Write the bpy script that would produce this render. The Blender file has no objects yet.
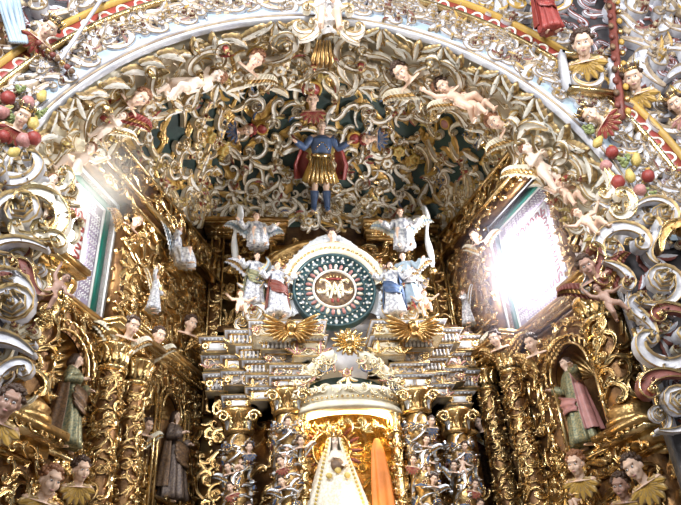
import bpy, math, random
import numpy as np
from mathutils import Vector, Matrix
from mathutils.bvhtree import BVHTree
PI = math.pi
rnd = random.Random(7)
COL = bpy.context.scene.collection
SC = bpy.context.scene

# ------------------------------------------------------------------ camera, light, exposure
CAM = np.array([-1.0, 0.0, 1.6])
YAW, PITCH, ROLL, FPX = math.radians(8), math.radians(33), math.radians(-4), 680.0
_f = np.array([math.sin(YAW)*math.cos(PITCH), math.cos(YAW)*math.cos(PITCH), math.sin(PITCH)])
_r0 = np.array([math.cos(YAW), -math.sin(YAW), 0.0]); _u0 = np.cross(_r0, _f)
_r = math.cos(ROLL)*_r0 + math.sin(ROLL)*_u0
_u = -math.sin(ROLL)*_r0 + math.cos(ROLL)*_u0
cd = bpy.data.cameras.new('camera'); cam = bpy.data.objects.new('camera', cd); COL.objects.link(cam)
cd.sensor_width = 36.0; cd.lens = FPX/681*36.0; cd.clip_end = 200
cam.matrix_world = Matrix(((_r[0], _u[0], -_f[0], CAM[0]), (_r[1], _u[1], -_f[1], CAM[1]), (_r[2], _u[2], -_f[2], CAM[2]), (0, 0, 0, 1)))
SC.camera = cam

w = bpy.data.worlds.new('world'); SC.world = w; w.use_nodes = True
bg = w.node_tree.nodes['Background']; bg.inputs[0].default_value = (0.86, 0.93, 1.0, 1); bg.inputs[1].default_value = 0.30
SC.view_settings.view_transform = 'Standard'; SC.view_settings.look = 'None'
SC.view_settings.exposure = 0.12; SC.view_settings.gamma = 1.0

def area(name, loc, target, size, power, col, sy=None):
    l = bpy.data.lights.new(name, 'AREA'); l.energy = power; l.color = col; l.size = size
    if sy: l.shape = 'RECTANGLE'; l.size_y = sy
    o = bpy.data.objects.new(name, l); COL.objects.link(o); o.location = loc
    o.rotation_euler = (Vector(target)-Vector(loc)).to_track_quat('-Z', 'Y').to_euler()
    return o
# added lights on the viewer's side to brighten vault and arch; no windows there
area('added_front_fill', (-3.2, -1.5, 8.0), (0.5, 6.5, 6.4), 1.6, 760, (0.93, 0.96, 1.0))
area('added_front_fill', (1.6, -.5, 5.2), (-.2, 7.2, 8.0), 1.0, 130, (1.0, 0.97, 0.92))
area('added_side_fill', (3.5, 0.2, 7.5), (-2.6, 5.2, 6.4), 1.4, 190, (0.95, 0.97, 1.0))
# daylight falling in through the two chancel windows
# (each light fills its window's pane; wall planes: left from (-3.2, 4.7) to (-1.75, 8.3), right from (1.75, 8.3) to (2.6, 4.9))
def window_light(name, p0, p1, win, power, col):
    L = math.hypot(p1[0]-p0[0], p1[1]-p0[1]); d = Vector(((p1[0]-p0[0])/L, (p1[1]-p0[1])/L, 0)); n = Vector((d.y, -d.x, 0)); a, b, c, e = win
    P = Vector((p0[0], p0[1], 0))+d*(a+b)/2-n*.20+Vector((0, 0, (c+e)/2)); return area(name, P, P+n, b-a-.84, power, col, e-c-.84)
WIN_L = (.30, 1.70, 4.80, 6.32); WIN_R = (1.10, 2.46, 5.05, 6.76)
window_light('right_window_light', (1.75, 8.3), (2.6, 4.9), WIN_R, 190, (1.0, 0.98, 1.0))
window_light('left_window_light', (-3.2, 4.7), (-1.75, 8.3), WIN_L, 90, (1.0, 0.98, 0.94))

GLARE_DENS = 0.36
# ------------------------------------------------------------------ pixel <-> place helpers (to read positions off the picture)
def ray(px, py): return _f + _r*(px-340.5)/FPX - _u*(py-252.5)/FPX
def onY(px, py, Y): d = ray(px, py); return Vector(CAM + d*Y/d[1])
class Wall:
    """vertical plane: s runs along it, n points into the room"""
    def __init__(self, p0, p1):
        self.p0 = np.array(p0, float); d = np.array(p1, float)-self.p0; self.L = float(np.hypot(*d)); self.d = d/self.L
        self.n = np.array([self.d[1], -self.d[0]]); self.rz = math.atan2(self.d[1], self.d[0])
    def P(self, s, z, n=0.0):
        q = self.p0+self.d*s+self.n*n; return Vector((q[0], q[1], z))
    def mp(self, V):       # (s, z, n) -> world
        V = np.asarray(V, float); q = self.p0[None]+self.d[None]*V[:, :1]+self.n[None]*V[:, 2:3]
        return np.c_[q, V[:, 1]]
    def pix(self, px, py, n=0.0):
        d = ray(px, py); o = self.p0+self.n*n
        t = ((o-CAM[:2])@self.n)/(d[:2]@self.n); q = CAM+d*t
        return float((q[:2]-self.p0)@self.d), float(q[2])
WL = Wall((-3.2, 4.7), (-1.75, 8.3)); WR = Wall((1.75, 8.3), (2.6, 4.9)); WB = Wall((-1.75, 8.3), (1.75, 8.3))
AX, AZ, AR, AY = -0.43, 4.62, 2.72, 4.5     # the great arch

# ------------------------------------------------------------------ materials
def mat(name, col, rough=0.5, metal=0.0, var=0.12, scale=14.0, col2=None, bump=0.15, emit=None, es=0.0, spec=0.5):
    m = bpy.data.materials.new(name); m.use_nodes = True; nt = m.node_tree; b = nt.nodes['Principled BSDF']
    b.inputs['Roughness'].default_value = rough; b.inputs['Metallic'].default_value = metal
    b.inputs['Specular IOR Level'].default_value = spec
    tc = nt.nodes.new('ShaderNodeTexCoord'); nz = nt.nodes.new('ShaderNodeTexNoise'); nz.inputs['Scale'].default_value = scale; nz.inputs['Detail'].default_value = 5
    nt.links.new(tc.outputs['Object'], nz.inputs['Vector'])
    cr = nt.nodes.new('ShaderNodeValToRGB'); c2 = col2 or tuple(max(0, c*(1-var*2.2)) for c in col)
    cr.color_ramp.elements[0].position = 0.36; cr.color_ramp.elements[0].color = (*c2, 1)
    cr.color_ramp.elements[1].position = 0.62; cr.color_ramp.elements[1].color = (*col, 1)
    nt.links.new(nz.outputs['Fac'], cr.inputs[0]); nt.links.new(cr.outputs[0], b.inputs['Base Color'])
    if bump:
        n2 = nt.nodes.new('ShaderNodeTexNoise'); n2.inputs['Scale'].default_value = scale*3.2; n2.inputs['Detail'].default_value = 3
        nt.links.new(tc.outputs['Object'], n2.inputs['Vector'])
        bp = nt.nodes.new('ShaderNodeBump'); bp.inputs['Strength'].default_value = bump; bp.inputs['Distance'].default_value = 0.02
        nt.links.new(n2.outputs['Fac'], bp.inputs['Height']); nt.links.new(bp.outputs[0], b.inputs['Normal'])
    if emit: b.inputs['Emission Color'].default_value = (*emit, 1); b.inputs['Emission Strength'].default_value = es
    return m
GOLD = mat('gilded_wood', (0.64, 0.43, 0.18), 0.34, 0.95, col2=(0.36, 0.20, 0.07), scale=9, bump=0.35)
GOLDL = mat('bright_gilding', (0.88, 0.68, 0.36), 0.26, 0.95, col2=(0.60, 0.40, 0.16), scale=12, bump=0.2)
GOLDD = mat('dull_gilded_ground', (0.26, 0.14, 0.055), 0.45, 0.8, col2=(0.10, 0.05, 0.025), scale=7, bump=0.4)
EDGE = mat('gilt_edge', (0.52, 0.37, 0.16), 0.42, 0.45, col2=(0.26, 0.17, 0.09), scale=8, bump=0.1)
WEDGE = mat('worn_gilt_edge', (0.38, 0.29, 0.18), 0.5, 0.25, col2=(0.20, 0.14, 0.10), scale=8, bump=0.1)
CREAM = mat('cream_stucco', (0.88, 0.83, 0.68), 0.5, col2=(0.70, 0.62, 0.46), scale=6)
IVORY = mat('ivory_stucco', (0.93, 0.90, 0.82), 0.45, col2=(0.78, 0.73, 0.62), scale=6)
GREY = mat('grey_white_stucco', (0.66, 0.66, 0.70), 0.45, col2=(0.42, 0.42, 0.47), scale=5)
BLUEG = mat('pale_blue_moulding', (0.42, 0.53, 0.62), 0.5, scale=4)
GREEN = mat('dark_green_ground', (0.02, 0.05, 0.04), 0.55, col2=(0.008, 0.022, 0.02), scale=3)
SLATE = mat('dark_slate_ground', (0.06, 0.055, 0.06), 0.6, col2=(0.025, 0.022, 0.025), scale=3)
TEAL = mat('dark_teal_paint', (0.05, 0.11, 0.12), 0.4, col2=(0.03, 0.06, 0.07), scale=5)
WGREEN = mat('green_window_paint', (0.0, 0.16, 0.12), 0.4, scale=5, var=0.05)
RED = mat('red_paint', (0.33, 0.05, 0.04), 0.45, scale=8)
DRED = mat('dark_red_paint', (0.20, 0.05, 0.035), 0.5, scale=8)
BLUE = mat('blue_paint', (0.07, 0.12, 0.24), 0.45, scale=8)
OCHRE = mat('ochre_paint', (0.56, 0.34, 0.07), 0.45, scale=8)
YEL = mat('yellow_paint', (0.66, 0.50, 0.15), 0.45, scale=8)
LEAFG = mat('olive_paint', (0.28, 0.33, 0.12), 0.5, scale=8)
PINK = mat('rose_paint', (0.52, 0.24, 0.22), 0.45, scale=8)
SKIN = mat('flesh_paint', (0.80, 0.56, 0.42), 0.42, scale=5, var=0.06, bump=0.03)
SKINP = mat('pale_flesh_paint', (0.86, 0.70, 0.58), 0.4, scale=5, var=0.06, bump=0.03)
SKIND = mat('brown_flesh_paint', (0.40, 0.24, 0.18), 0.42, scale=5, var=0.06, bump=0.03)
HAIR = mat('dark_brown_hair', (0.07, 0.035, 0.02), 0.5, scale=20)
HAIRR = mat('auburn_hair', (0.30, 0.13, 0.06), 0.5, scale=20)
WHITE = mat('white_paint', (0.88, 0.90, 0.92), 0.4, scale=8, var=0.05)
SILVER = mat('silvered_wood', (0.80, 0.82, 0.86), 0.3, 0.6, scale=8, bump=0.2)
DGREY = mat('tarnished_silver', (0.40, 0.38, 0.38), 0.4, 0.35, col2=(0.20, 0.18, 0.17), scale=12)
WBROC = mat('white_painted_brocade', (0.80, 0.80, 0.80), 0.45, 0.1, col2=(0.26, 0.27, 0.33), scale=13)
ENTW = mat('aged_white_paint', (0.66, 0.65, 0.66), 0.45, col2=(0.42, 0.40, 0.40), scale=9)
BLACK = mat('black_paint', (0.02, 0.018, 0.016), 0.4)
BROWN = mat('brown_brocade', (0.24, 0.14, 0.07), 0.5, 0.2, col2=(0.10, 0.06, 0.04), scale=26)
GBROC = mat('green_gold_brocade', (0.34, 0.30, 0.16), 0.45, 0.35, col2=(0.10, 0.13, 0.09), scale=30)
DBROC = mat('dark_brocade', (0.22, 0.16, 0.12), 0.5, 0.2, col2=(0.07, 0.05, 0.05), scale=30)
MAUVE = mat('mauve_paint', (0.40, 0.34, 0.48), 0.5, scale=5)
ORANGE = mat('orange_cloth', (0.75, 0.24, 0.05), 0.6, scale=6)
LACE = mat('white_lace', (0.88, 0.84, 0.74), 0.7, scale=40, col2=(0.70, 0.62, 0.48), bump=0.4)
STONE = mat('floor_stone', (0.42, 0.34, 0.27), 0.6, scale=2)
BRIGHT = mat('daylit_glass', (0.9, 0.9, 0.9), 0.3, emit=(1.0, 0.99, 1.0), es=26.0, bump=0)
BRIGHT2 = mat('daylit_glass_soft', (0.9, 0.9, 0.9), 0.3, emit=(1.0, 0.98, 0.95), es=2.2, bump=0)
LAMP = mat('warm_lamp_tube', (1, .8, .5), 0.3, emit=(1.0, 0.72, 0.30), es=9.0, bump=0)

# ------------------------------------------------------------------ mesh building
class MB:
    def __init__(s): s.V = []; s.F = []; s.M = []; s.n = 0; s.mats = []
    def mi(s, m):
        if m not in s.mats: s.mats.append(m)
        return s.mats.index(m)
    def add(s, V, F, m):
        V = np.asarray(V, float); s.V.append(V)
        F = np.asarray(F); s.F.append(F+s.n)
        if isinstance(m, np.ndarray): s.M.append(m)
        else: s.M.append(np.full(len(F), s.mi(m)))
        s.n += len(V)
    def grid(s, V, m, closeu=False, closev=False):      # V (a,b,3)
        a, b = V.shape[:2]; i = np.arange(a if closeu else a-1)[:, None]; j = np.arange(b if closev else b-1)[None]
        i2 = (i+1) % a; j2 = (j+1) % b
        F = np.stack([i*b+j, i2*b+j, i2*b+j2, i*b+j2], -1).reshape(-1, 4)
        s.add(V.reshape(-1, 3), F, m)
    def box(s, lo, hi, m, mp=None, T=None):
        x0, y0, z0 = lo; x1, y1, z1 = hi
        V = np.array([(x, y, z) for x in (x0, x1) for y in (y0, y1) for z in (z0, z1)], float)
        if mp: V = mp(V)
        if T is not None: V = tf(V, T)
        s.add(V, [(0, 1, 3, 2), (4, 6, 7, 5), (0, 4, 5, 1), (2, 3, 7, 6), (0, 2, 6, 4), (1, 5, 7, 3)], m)
    def tube(s, P, R, m, k=8, cap=True):
        P = np.asarray(P, float); n = len(P); R = np.broadcast_to(R, (n,))
        T = np.gradient(P, axis=0); T /= np.linalg.norm(T, axis=1)[:, None]+1e-9
        a = np.array([0, 0, 1.0]) if abs(T[0][2]) < 0.9 else np.array([1.0, 0, 0])
        N = np.zeros_like(P); N[0] = np.cross(T[0], a); N[0] /= np.linalg.norm(N[0])
        for i in range(1, n):
            v = N[i-1]-T[i]*(N[i-1]@T[i]); N[i] = v/(np.linalg.norm(v)+1e-9)
        B = np.cross(T, N); th = np.arange(k)*2*PI/k
        if cap:
            P = np.vstack([P[:1]-T[:1]*R[0]*.6, P, P[-1:]+T[-1:]*R[-1]*.6]); N = np.vstack([N[:1], N, N[-1:]]); B = np.vstack([B[:1], B, B[-1:]]); R = np.r_[R[0]*.02, R, R[-1]*.02]
        V = P[:, None]+(N[:, None]*np.cos(th)[None, :, None]+B[:, None]*np.sin(th)[None, :, None])*R[:, None, None]
        s.grid(V, m, closev=True)
    def ell(s, c, r, m, k=10, T=None):
        if not hasattr(r, '__len__'): r = (r, r, r)
        u = np.linspace(0.001, PI-0.001, k//2+2); v = np.arange(k)*2*PI/k
        V = np.stack([np.sin(u)[:, None]*np.cos(v), np.sin(u)[:, None]*np.sin(v), np.cos(u)[:, None]*np.ones(k)], -1)*np.array(r)+np.array(c)
        if T is not None: V = tf(V.reshape(-1, 3), T).reshape(V.shape)
        s.grid(V, m, closev=True)
    def lathe(s, prof, m, k=24, c=(0, 0, 0), a0=0, a1=2*PI, fold=None):
        full = abs(a1-a0-2*PI) < 1e-6; th = a0+np.arange(k if full else k+1)*(a1-a0)/k
        pr = np.asarray(prof, float); rr = pr[:, :1]*np.ones((1, len(th)))
        if fold: rr = rr*(1+fold[1]*np.sin(fold[0]*th)[None])
        V = np.stack([rr*np.cos(th)+c[0], rr*np.sin(th)+c[1], pr[:, 1:2]*np.ones((1, len(th)))+c[2]], -1)
        s.grid(V, m, closev=full)
    def sweep(s, P, prof, m, N):      # profile (a,b) swept along P; N = direction(s) of the profile's a axis, b axis = T x N
        P = np.asarray(P, float); T = np.gradient(P, axis=0); T /= np.linalg.norm(T, axis=1)[:, None]
        N = np.broadcast_to(np.asarray(N, float), P.shape); B = np.cross(N, T); pr = np.asarray(prof, float)
        V = P[:, None]+N[:, None]*pr[None, :, :1]+B[:, None]*pr[None, :, 1:2]
        s.grid(V, m)
    def build(s, name, parent=None, smooth=True, T=None, link=True):
        V = np.vstack(s.V); me = bpy.data.meshes.new(name)
        if T is not None: V = tf(V, T)
        q = np.vstack([f for f in s.F]); mi = np.concatenate(s.M)
        me.vertices.add(len(V)); me.vertices.foreach_set('co', V.astype(np.float32).ravel())
        me.loops.add(len(q)*4); me.loops.foreach_set('vertex_index', q.astype(np.int32).ravel())
        me.polygons.add(len(q)); me.polygons.foreach_set('loop_start', np.arange(0, len(q)*4, 4, dtype=np.int32))
        me.polygons.foreach_set('material_index', mi.astype(np.int32))
        for m in s.mats: me.materials.append(m)
        me.update(calc_edges=True); me.validate()
        if smooth: me.polygons.foreach_set('use_smooth', np.ones(len(me.polygons), bool))
        o = bpy.data.objects.new(name, me)
        if link: COL.objects.link(o)
        if parent: o.parent = parent
        return o
def tf(V, T):
    A = np.array(T); return V@A[:3, :3].T+A[:3, 3]
def frame(P, n, up=(0, 0, 1), rot=0.0, sc=1.0):
    z = Vector(n).normalized(); x = Vector(up).cross(z)
    if x.length < 1e-4: x = Vector((1, 0, 0))
    x.normalize(); y = z.cross(x)
    M = Matrix((x, y, z)).transposed().to_4x4(); M.translation = Vector(P)
    return M @ Matrix.Rotation(rot, 4, 'Z') @ Matrix.Scale(sc, 4)
def tag(o, label=None, cat=None, group=None, kind=None):
    if label: o['label'] = label
    if cat: o['category'] = cat
    if group: o['group'] = group
    if kind: o['kind'] = kind
    return o
def empty(name, T=None):
    o = bpy.data.objects.new(name, None); COL.objects.link(o); o.empty_display_size = 0.05
    if T is not None: o.matrix_world = T
    return o
def kids(o): return [c for c in ALLK.get(o.name, [])]
ALLK = {}
def reg(parent, child): ALLK.setdefault(parent.name, []).append(child); return child
def copy_tree(o, parent=None, swap=None):
    c = o.copy(); COL.objects.link(c)
    for k in ('label', 'group'):
        if k in c and parent is None: del c[k]
    if parent: c.parent = parent
    if swap and c.type == 'MESH': 
        for i, sl in enumerate(c.material_slots):
            m_ = sl.material
            if m_ in swap: sl.link = 'OBJECT'; sl.material = swap[m_]
    for ch in kids(o): reg(c, copy_tree(ch, c, swap))
    return c
USED = set()
def inst(proto, T, label=None, cat=None, group=None, swap=None):
    if proto.name in USED or swap: o = copy_tree(proto, swap=swap)
    else: o = proto; USED.add(proto.name)
    o.matrix_world = T; tag(o, label, cat, group); return o
def cleanup(protos):
    for p in protos:
        if p.name not in USED:
            for c in list(kids(p)):
                for g in kids(c): bpy.data.objects.remove(g)
                bpy.data.objects.remove(c)
            bpy.data.objects.remove(p)

# ------------------------------------------------------------------ carved scroll motifs, flat in x,y with relief in z
def path_of(kind, n=34):
    t = np.linspace(-1, 1, n)
    if kind == 'C': k = 2.4+24*np.abs(t)**3.2
    elif kind == 'S': k = np.sign(t)*(1.4+27*np.abs(t)**3.0)
    elif kind == 'J': k = np.where(t > 0, 1.6+34*np.abs(t)**2.6, 1.6+1.4*t)
    elif kind == 'W': k = np.where(t > 0, 1.6+34*np.abs(t)**2.2, -4.2*np.abs(t))
    else: k = 1.6+23*((t+1)/2)**1.7
    h = np.cumsum(k)*(2/(n-1)); h -= h[n//2]
    P = np.cumsum(np.c_[np.cos(h), np.sin(h)], 0); lo, hi = P.min(0), P.max(0)
    s = 1.0/max(hi-lo); P = (P-(lo+hi)/2)*s
    return P, t
def ribbon_data(P, wd, ht, mface, medge):
    T = np.gradient(P, axis=0); T /= np.linalg.norm(T, axis=1)[:, None]+1e-9; N = np.c_[-T[:, 1], T[:, 0]]
    off = np.array([-1, -1, -.90, -.78, 0, .78, .90, 1, 1]); hh = np.array([0, .78, 1, .60, .80, .60, 1, .78, 0])
    V = np.concatenate([P[:, None]+N[:, None]*(off[None, :, None]*wd[:, None, None]), (hh[None]*ht[:, None])[..., None]], -1)
    a, b = V.shape[:2]; i = np.arange(a-1)[:, None]; j = np.arange(b-1)[None]
    F = np.stack([i*b+j, (i+1)*b+j, (i+1)*b+j+1, i*b+j+1], -1).reshape(-1, 4)
    M = np.tile(np.array([mface, medge, medge, mface, mface, medge, medge, mface]), a-1)
    V = V.reshape(-1, 3)
    for e, sgn in ((0, 1), (a-1, -1)):      # end caps
        base = e*b
        F = np.vstack([F, [[base, base+1, base+7, base+8], [base+1, base+2, base+6, base+7]]]); M = np.r_[M, mface, mface]
    return V, F, M
def leaf_data(c, L, W, ang, h, mface, medge, lob=4, bend=0.5):
    n = 15; t = np.linspace(0, 1, n); a = ang+bend*t*1.6
    cx = c[0]+np.cumsum(np.cos(a))*L/n; cy = c[1]+np.cumsum(np.sin(a))*L/n
    wd = W*np.sin(PI*np.clip(t*.95+.05, 0, 1))**.7*(0.72+0.28*np.abs(np.sin(lob*PI*t)))
    N = np.c_[-np.sin(a), np.cos(a)]; P = np.c_[cx, cy]
    off = np.array([-1, -.5, -.12, 0, .12, .5, 1]); hh = np.array([.15, .8, .55, .9, .55, .8, .15]); lift = h*(0.75+0.45*t**2)
    V = np.concatenate([P[:, None]+N[:, None]*(off[None, :, None]*wd[:, None, None]), (hh[None]*lift[:, None])[..., None]], -1)
    b = 7; i = np.arange(n-1)[:, None]; j = np.arange(b-1)[None]
    F = np.stack([i*b+j, (i+1)*b+j, (i+1)*b+j+1, i*b+j+1], -1).reshape(-1, 4)
    M = np.tile(np.array([medge, mface, mface, mface, mface, medge]), n-1)
    return V.reshape(-1, 3), F, M
def flower_data(c, r, h, mface, medge, k=6):
    th = np.linspace(0, 2*PI, k*4+1); rad = np.array([0.0001, .25, .32, .62, .9, 1.0]); hh = np.array([1.15, 1.05, .6, .95, .75, 0])
    rr = rad[:, None]*(1-0.22*(rad[:, None] > .5)*(1-np.abs(np.sin(k*th/2))[None]))
    V = np.stack([c[0]+r*rr*np.cos(th), c[1]+r*rr*np.sin(th), h*hh[:, None]*np.ones((1, len(th)))], -1); a, b = V.shape[:2]
    i = np.arange(a-1)[:, None]; j = np.arange(b-1)[None]
    F = np.stack([i*b+j, (i+1)*b+j, (i+1)*b+j+1, i*b+j+1], -1).reshape(-1, 4)
    M = np.repeat(np.array([medge, mface, mface, medge, mface]), b-1)
    return V.reshape(-1, 3), F, M
def cat3(L):
    n = 0; V = []; F = []; M = []
    for v, f, m in L: V.append(v); F.append(f+n); M.append(m); n += len(v)
    return np.vstack(V), np.vstack(F), np.concatenate(M)
def motif(kind, n=34, fat=1.0, H=0.2):
    if kind in 'CSJWE':
        P, t = path_of(kind, n); a = np.abs(t)
        if kind in 'JWE':
            wd = np.where(t > 0, 0.085*(1-.68*a**2), 0.085*(1-.75*a**1.5)); ht = H*(0.75+.5*np.clip(t, 0, 1)**2)
        else: wd = 0.078*(1-.66*a**2); ht = H*(0.75+.5*a**2)
        L = [ribbon_data(P, wd*fat, ht, 0, 1)]
        for q, e in ((P[-1], 1), (P[0], kind in 'CS')):
            if e: L.append(flower_data(q, 0.045*fat, H*1.5, 0, 1, 3))
        i = n//2; L.append(leaf_data(P[i-3], .36, .085*fat, -0.9, H*.8, 0, 1, 3, .9)); L.append(leaf_data(P[i+3], .30, .075*fat, 2.4, H*.7, 0, 1, 3, .9))
        return cat3(L)
    if kind == 'L': return cat3([leaf_data((-.45, -.1), .95, .2, 0.1, H, 0, 1, 5, .5)])
    if kind == 'F': return cat3([flower_data((0, 0), .3, H, 0, 1)]+[leaf_data((.12*math.cos(a), .12*math.sin(a)), .4, .1, a, H*.55, 0, 1, 3, .5) for a in (0.5, 2.6, 4.7)])
    if kind == 'A': return cat3([leaf_data((0, -.4), .8, .16, PI/2, H, 0, 1, 5, 0), leaf_data((-.05, -.4), .7, .12, PI/2+.5, H*.8, 0, 1, 4, .6), leaf_data((.05, -.4), .7, .12, PI/2-.5, H*.8, 0, 1, 4, -.6)])
MOT = {k: motif(k, 26) for k in 'CSJWELFA'}
def put_motif(mb, kind, cx, cy, sc, rot, mats, mp=None, hsc=1.0, z0=0.0, flip=False):
    V, F, M = MOT[kind]; V = V.copy()
    if flip: V[:, 1] *= -1
    c, s = math.cos(rot), math.sin(rot)
    W = np.c_[cx+sc*(V[:, 0]*c-V[:, 1]*s), cy+sc*(V[:, 0]*s+V[:, 1]*c), z0+V[:, 2]*sc*hsc]
    if mp: W = mp(W)
    ids = np.array([mb.mi(mats[0]), mb.mi(mats[1])]); mb.add(W, F, ids[M])
def field(mb, u0, u1, v0, v1, cell, mats, mp, seed=0, kinds='CSJWEJWFL', hsc=1.0, z0=0.0, inside=None, over=1.25):
    if mats[0] is GOLD: cell *= .88; over *= 1.12
    r = random.Random(seed); nu = max(1, round((u1-u0)/cell)); nv = max(1, round((v1-v0)/cell)); cu = (u1-u0)/nu; cv = (v1-v0)/nv
    for j in range(nv):
        for i in range(nu):
            x = u0+(i+.5+r.uniform(-.15, .15))*cu; y = v0+(j+.5+r.uniform(-.15, .15))*cv
            if inside and not inside(x, y): continue
            put_motif(mb, r.choice(kinds), x, y, cell*over*r.uniform(.85, 1.1), r.uniform(0, 6.28), mats, mp, hsc*r.uniform(.8, 1.2), z0, r.random() < .5)

# prototypes of free carved scrolls (each copy is its own object)
CATN = {'C': 'scroll', 'S': 'scroll', 'J': 'scroll', 'W': 'scroll', 'E': 'scroll', 'L': 'carved leaf', 'F': 'carved flower', 'A': 'carved leaf'}
OBN = {'C': 'double_scroll', 'S': 'foliate_scroll', 'J': 'curled_scroll', 'W': 'hooked_scroll', 'E': 'spiral_scroll', 'L': 'acanthus_leaf', 'F': 'carved_flower', 'A': 'leaf_spray'}
DESC = {'C': 'C-shaped scroll', 'S': 'S-shaped scroll', 'J': 'curled scroll', 'W': 'hooked scroll', 'E': 'spiral scroll', 'L': 'acanthus leaf', 'F': 'open flower', 'A': 'leaf spray'}
ORD = ['lowest', 'second', 'third', 'fourth', 'fifth', 'sixth', 'seventh', 'eighth', 'ninth', 'tenth', 'eleventh', 'twelfth', 'thirteenth', 'fourteenth', 'fifteenth', 'sixteenth', 'seventeenth']
HRS = {9: 'nine', 10: 'ten', 11: 'eleven', 12: 'twelve', 1: 'one', 2: 'two', 3: 'three', 8: 'eight', 4: 'four'}
def clock(a_):          # place on the arch read as a clock face
    m = round(((PI/2-a_)/(2*PI)*720)/5)*5 % 720; h, mm = divmod(m, 60); h = h or 12
    W12 = ['twelve', 'one', 'two', 'three', 'four', 'five', 'six', 'seven', 'eight', 'nine', 'ten', 'eleven']
    if mm == 0: return f"{W12[h % 12]} o'clock"
    M_ = {5: 'five', 10: 'ten', 15: 'quarter', 20: 'twenty', 25: 'twenty-five', 30: 'half'}
    return f"{M_[mm]} past {W12[h % 12]}" if mm <= 30 else f"{M_[60-mm]} to {W12[(h+1) % 12]}"

PROTO = {}
def scroll_proto(kind, flip, face, edge, accent, fat, H):
    key = (kind, flip, face.name, edge.name, accent.name if accent else None)
    if key in PROTO: return PROTO[key]
    mb = MB(); V, F, M = motif(kind, 34, fat, H); V = V.copy()
    if flip: V[:, 1] *= -1; F = F[:, ::-1]
    ids = np.array([mb.mi(face), mb.mi(edge)]); mb.add(V, F, ids[M]); o = mb.build(OBN[kind])
    if accent and kind in 'CSJWE':
        m2 = MB(); P, _ = path_of(kind, 34); q = P[-1]*(1, -1 if flip else 1)
        V, F, M = flower_data(q, .085, H*1.75, 0, 1, 5); ids = np.array([m2.mi(accent), m2.mi(edge)]); m2.add(V, F, ids[M])
        reg(o, m2.build('blossom', o))
        m3 = MB(); q = P[17]*(1, -1 if flip else 1); V, F, M = leaf_data(q, .42, .10, rnd.uniform(0, 6), H*1.2, 0, 1, 4, .8)
        ids = np.array([m3.mi(accent), m3.mi(edge)]); m3.add(V, F, ids[M]); reg(o, m3.build('leaf', o))
    PROTO[key] = o; return o
ACN = {'red_paint': 'red', 'blue_paint': 'dark blue', 'ochre_paint': 'ochre', 'bright_gilding': 'gold', 'pale_blue_moulding': 'blue', 'yellow_paint': 'yellow', 'dark_red_paint': 'dark red', 'white_paint': 'white'}
def scroll(T, kind, palette, where, group, rng, fat=1.15, H=0.2):
    face, edge, acc = palette; a = rng.choice(acc)
    p = scroll_proto(kind, rng.random() < .5, face, edge, a, fat, H)
    col = {'cream_stucco': 'cream', 'ivory_stucco': 'ivory', 'grey_white_stucco': 'grey-white', 'gilded_wood': 'gilded', 'bright_gilding': 'bright gold'}[face.name]
    lab = f"{col} {DESC[kind]}" + (f" with {ACN[a.name]} blossom" if a and kind in 'CSJWE' else "") + f", {where}"
    return inst(p, T, lab, CATN[kind], group)

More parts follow.
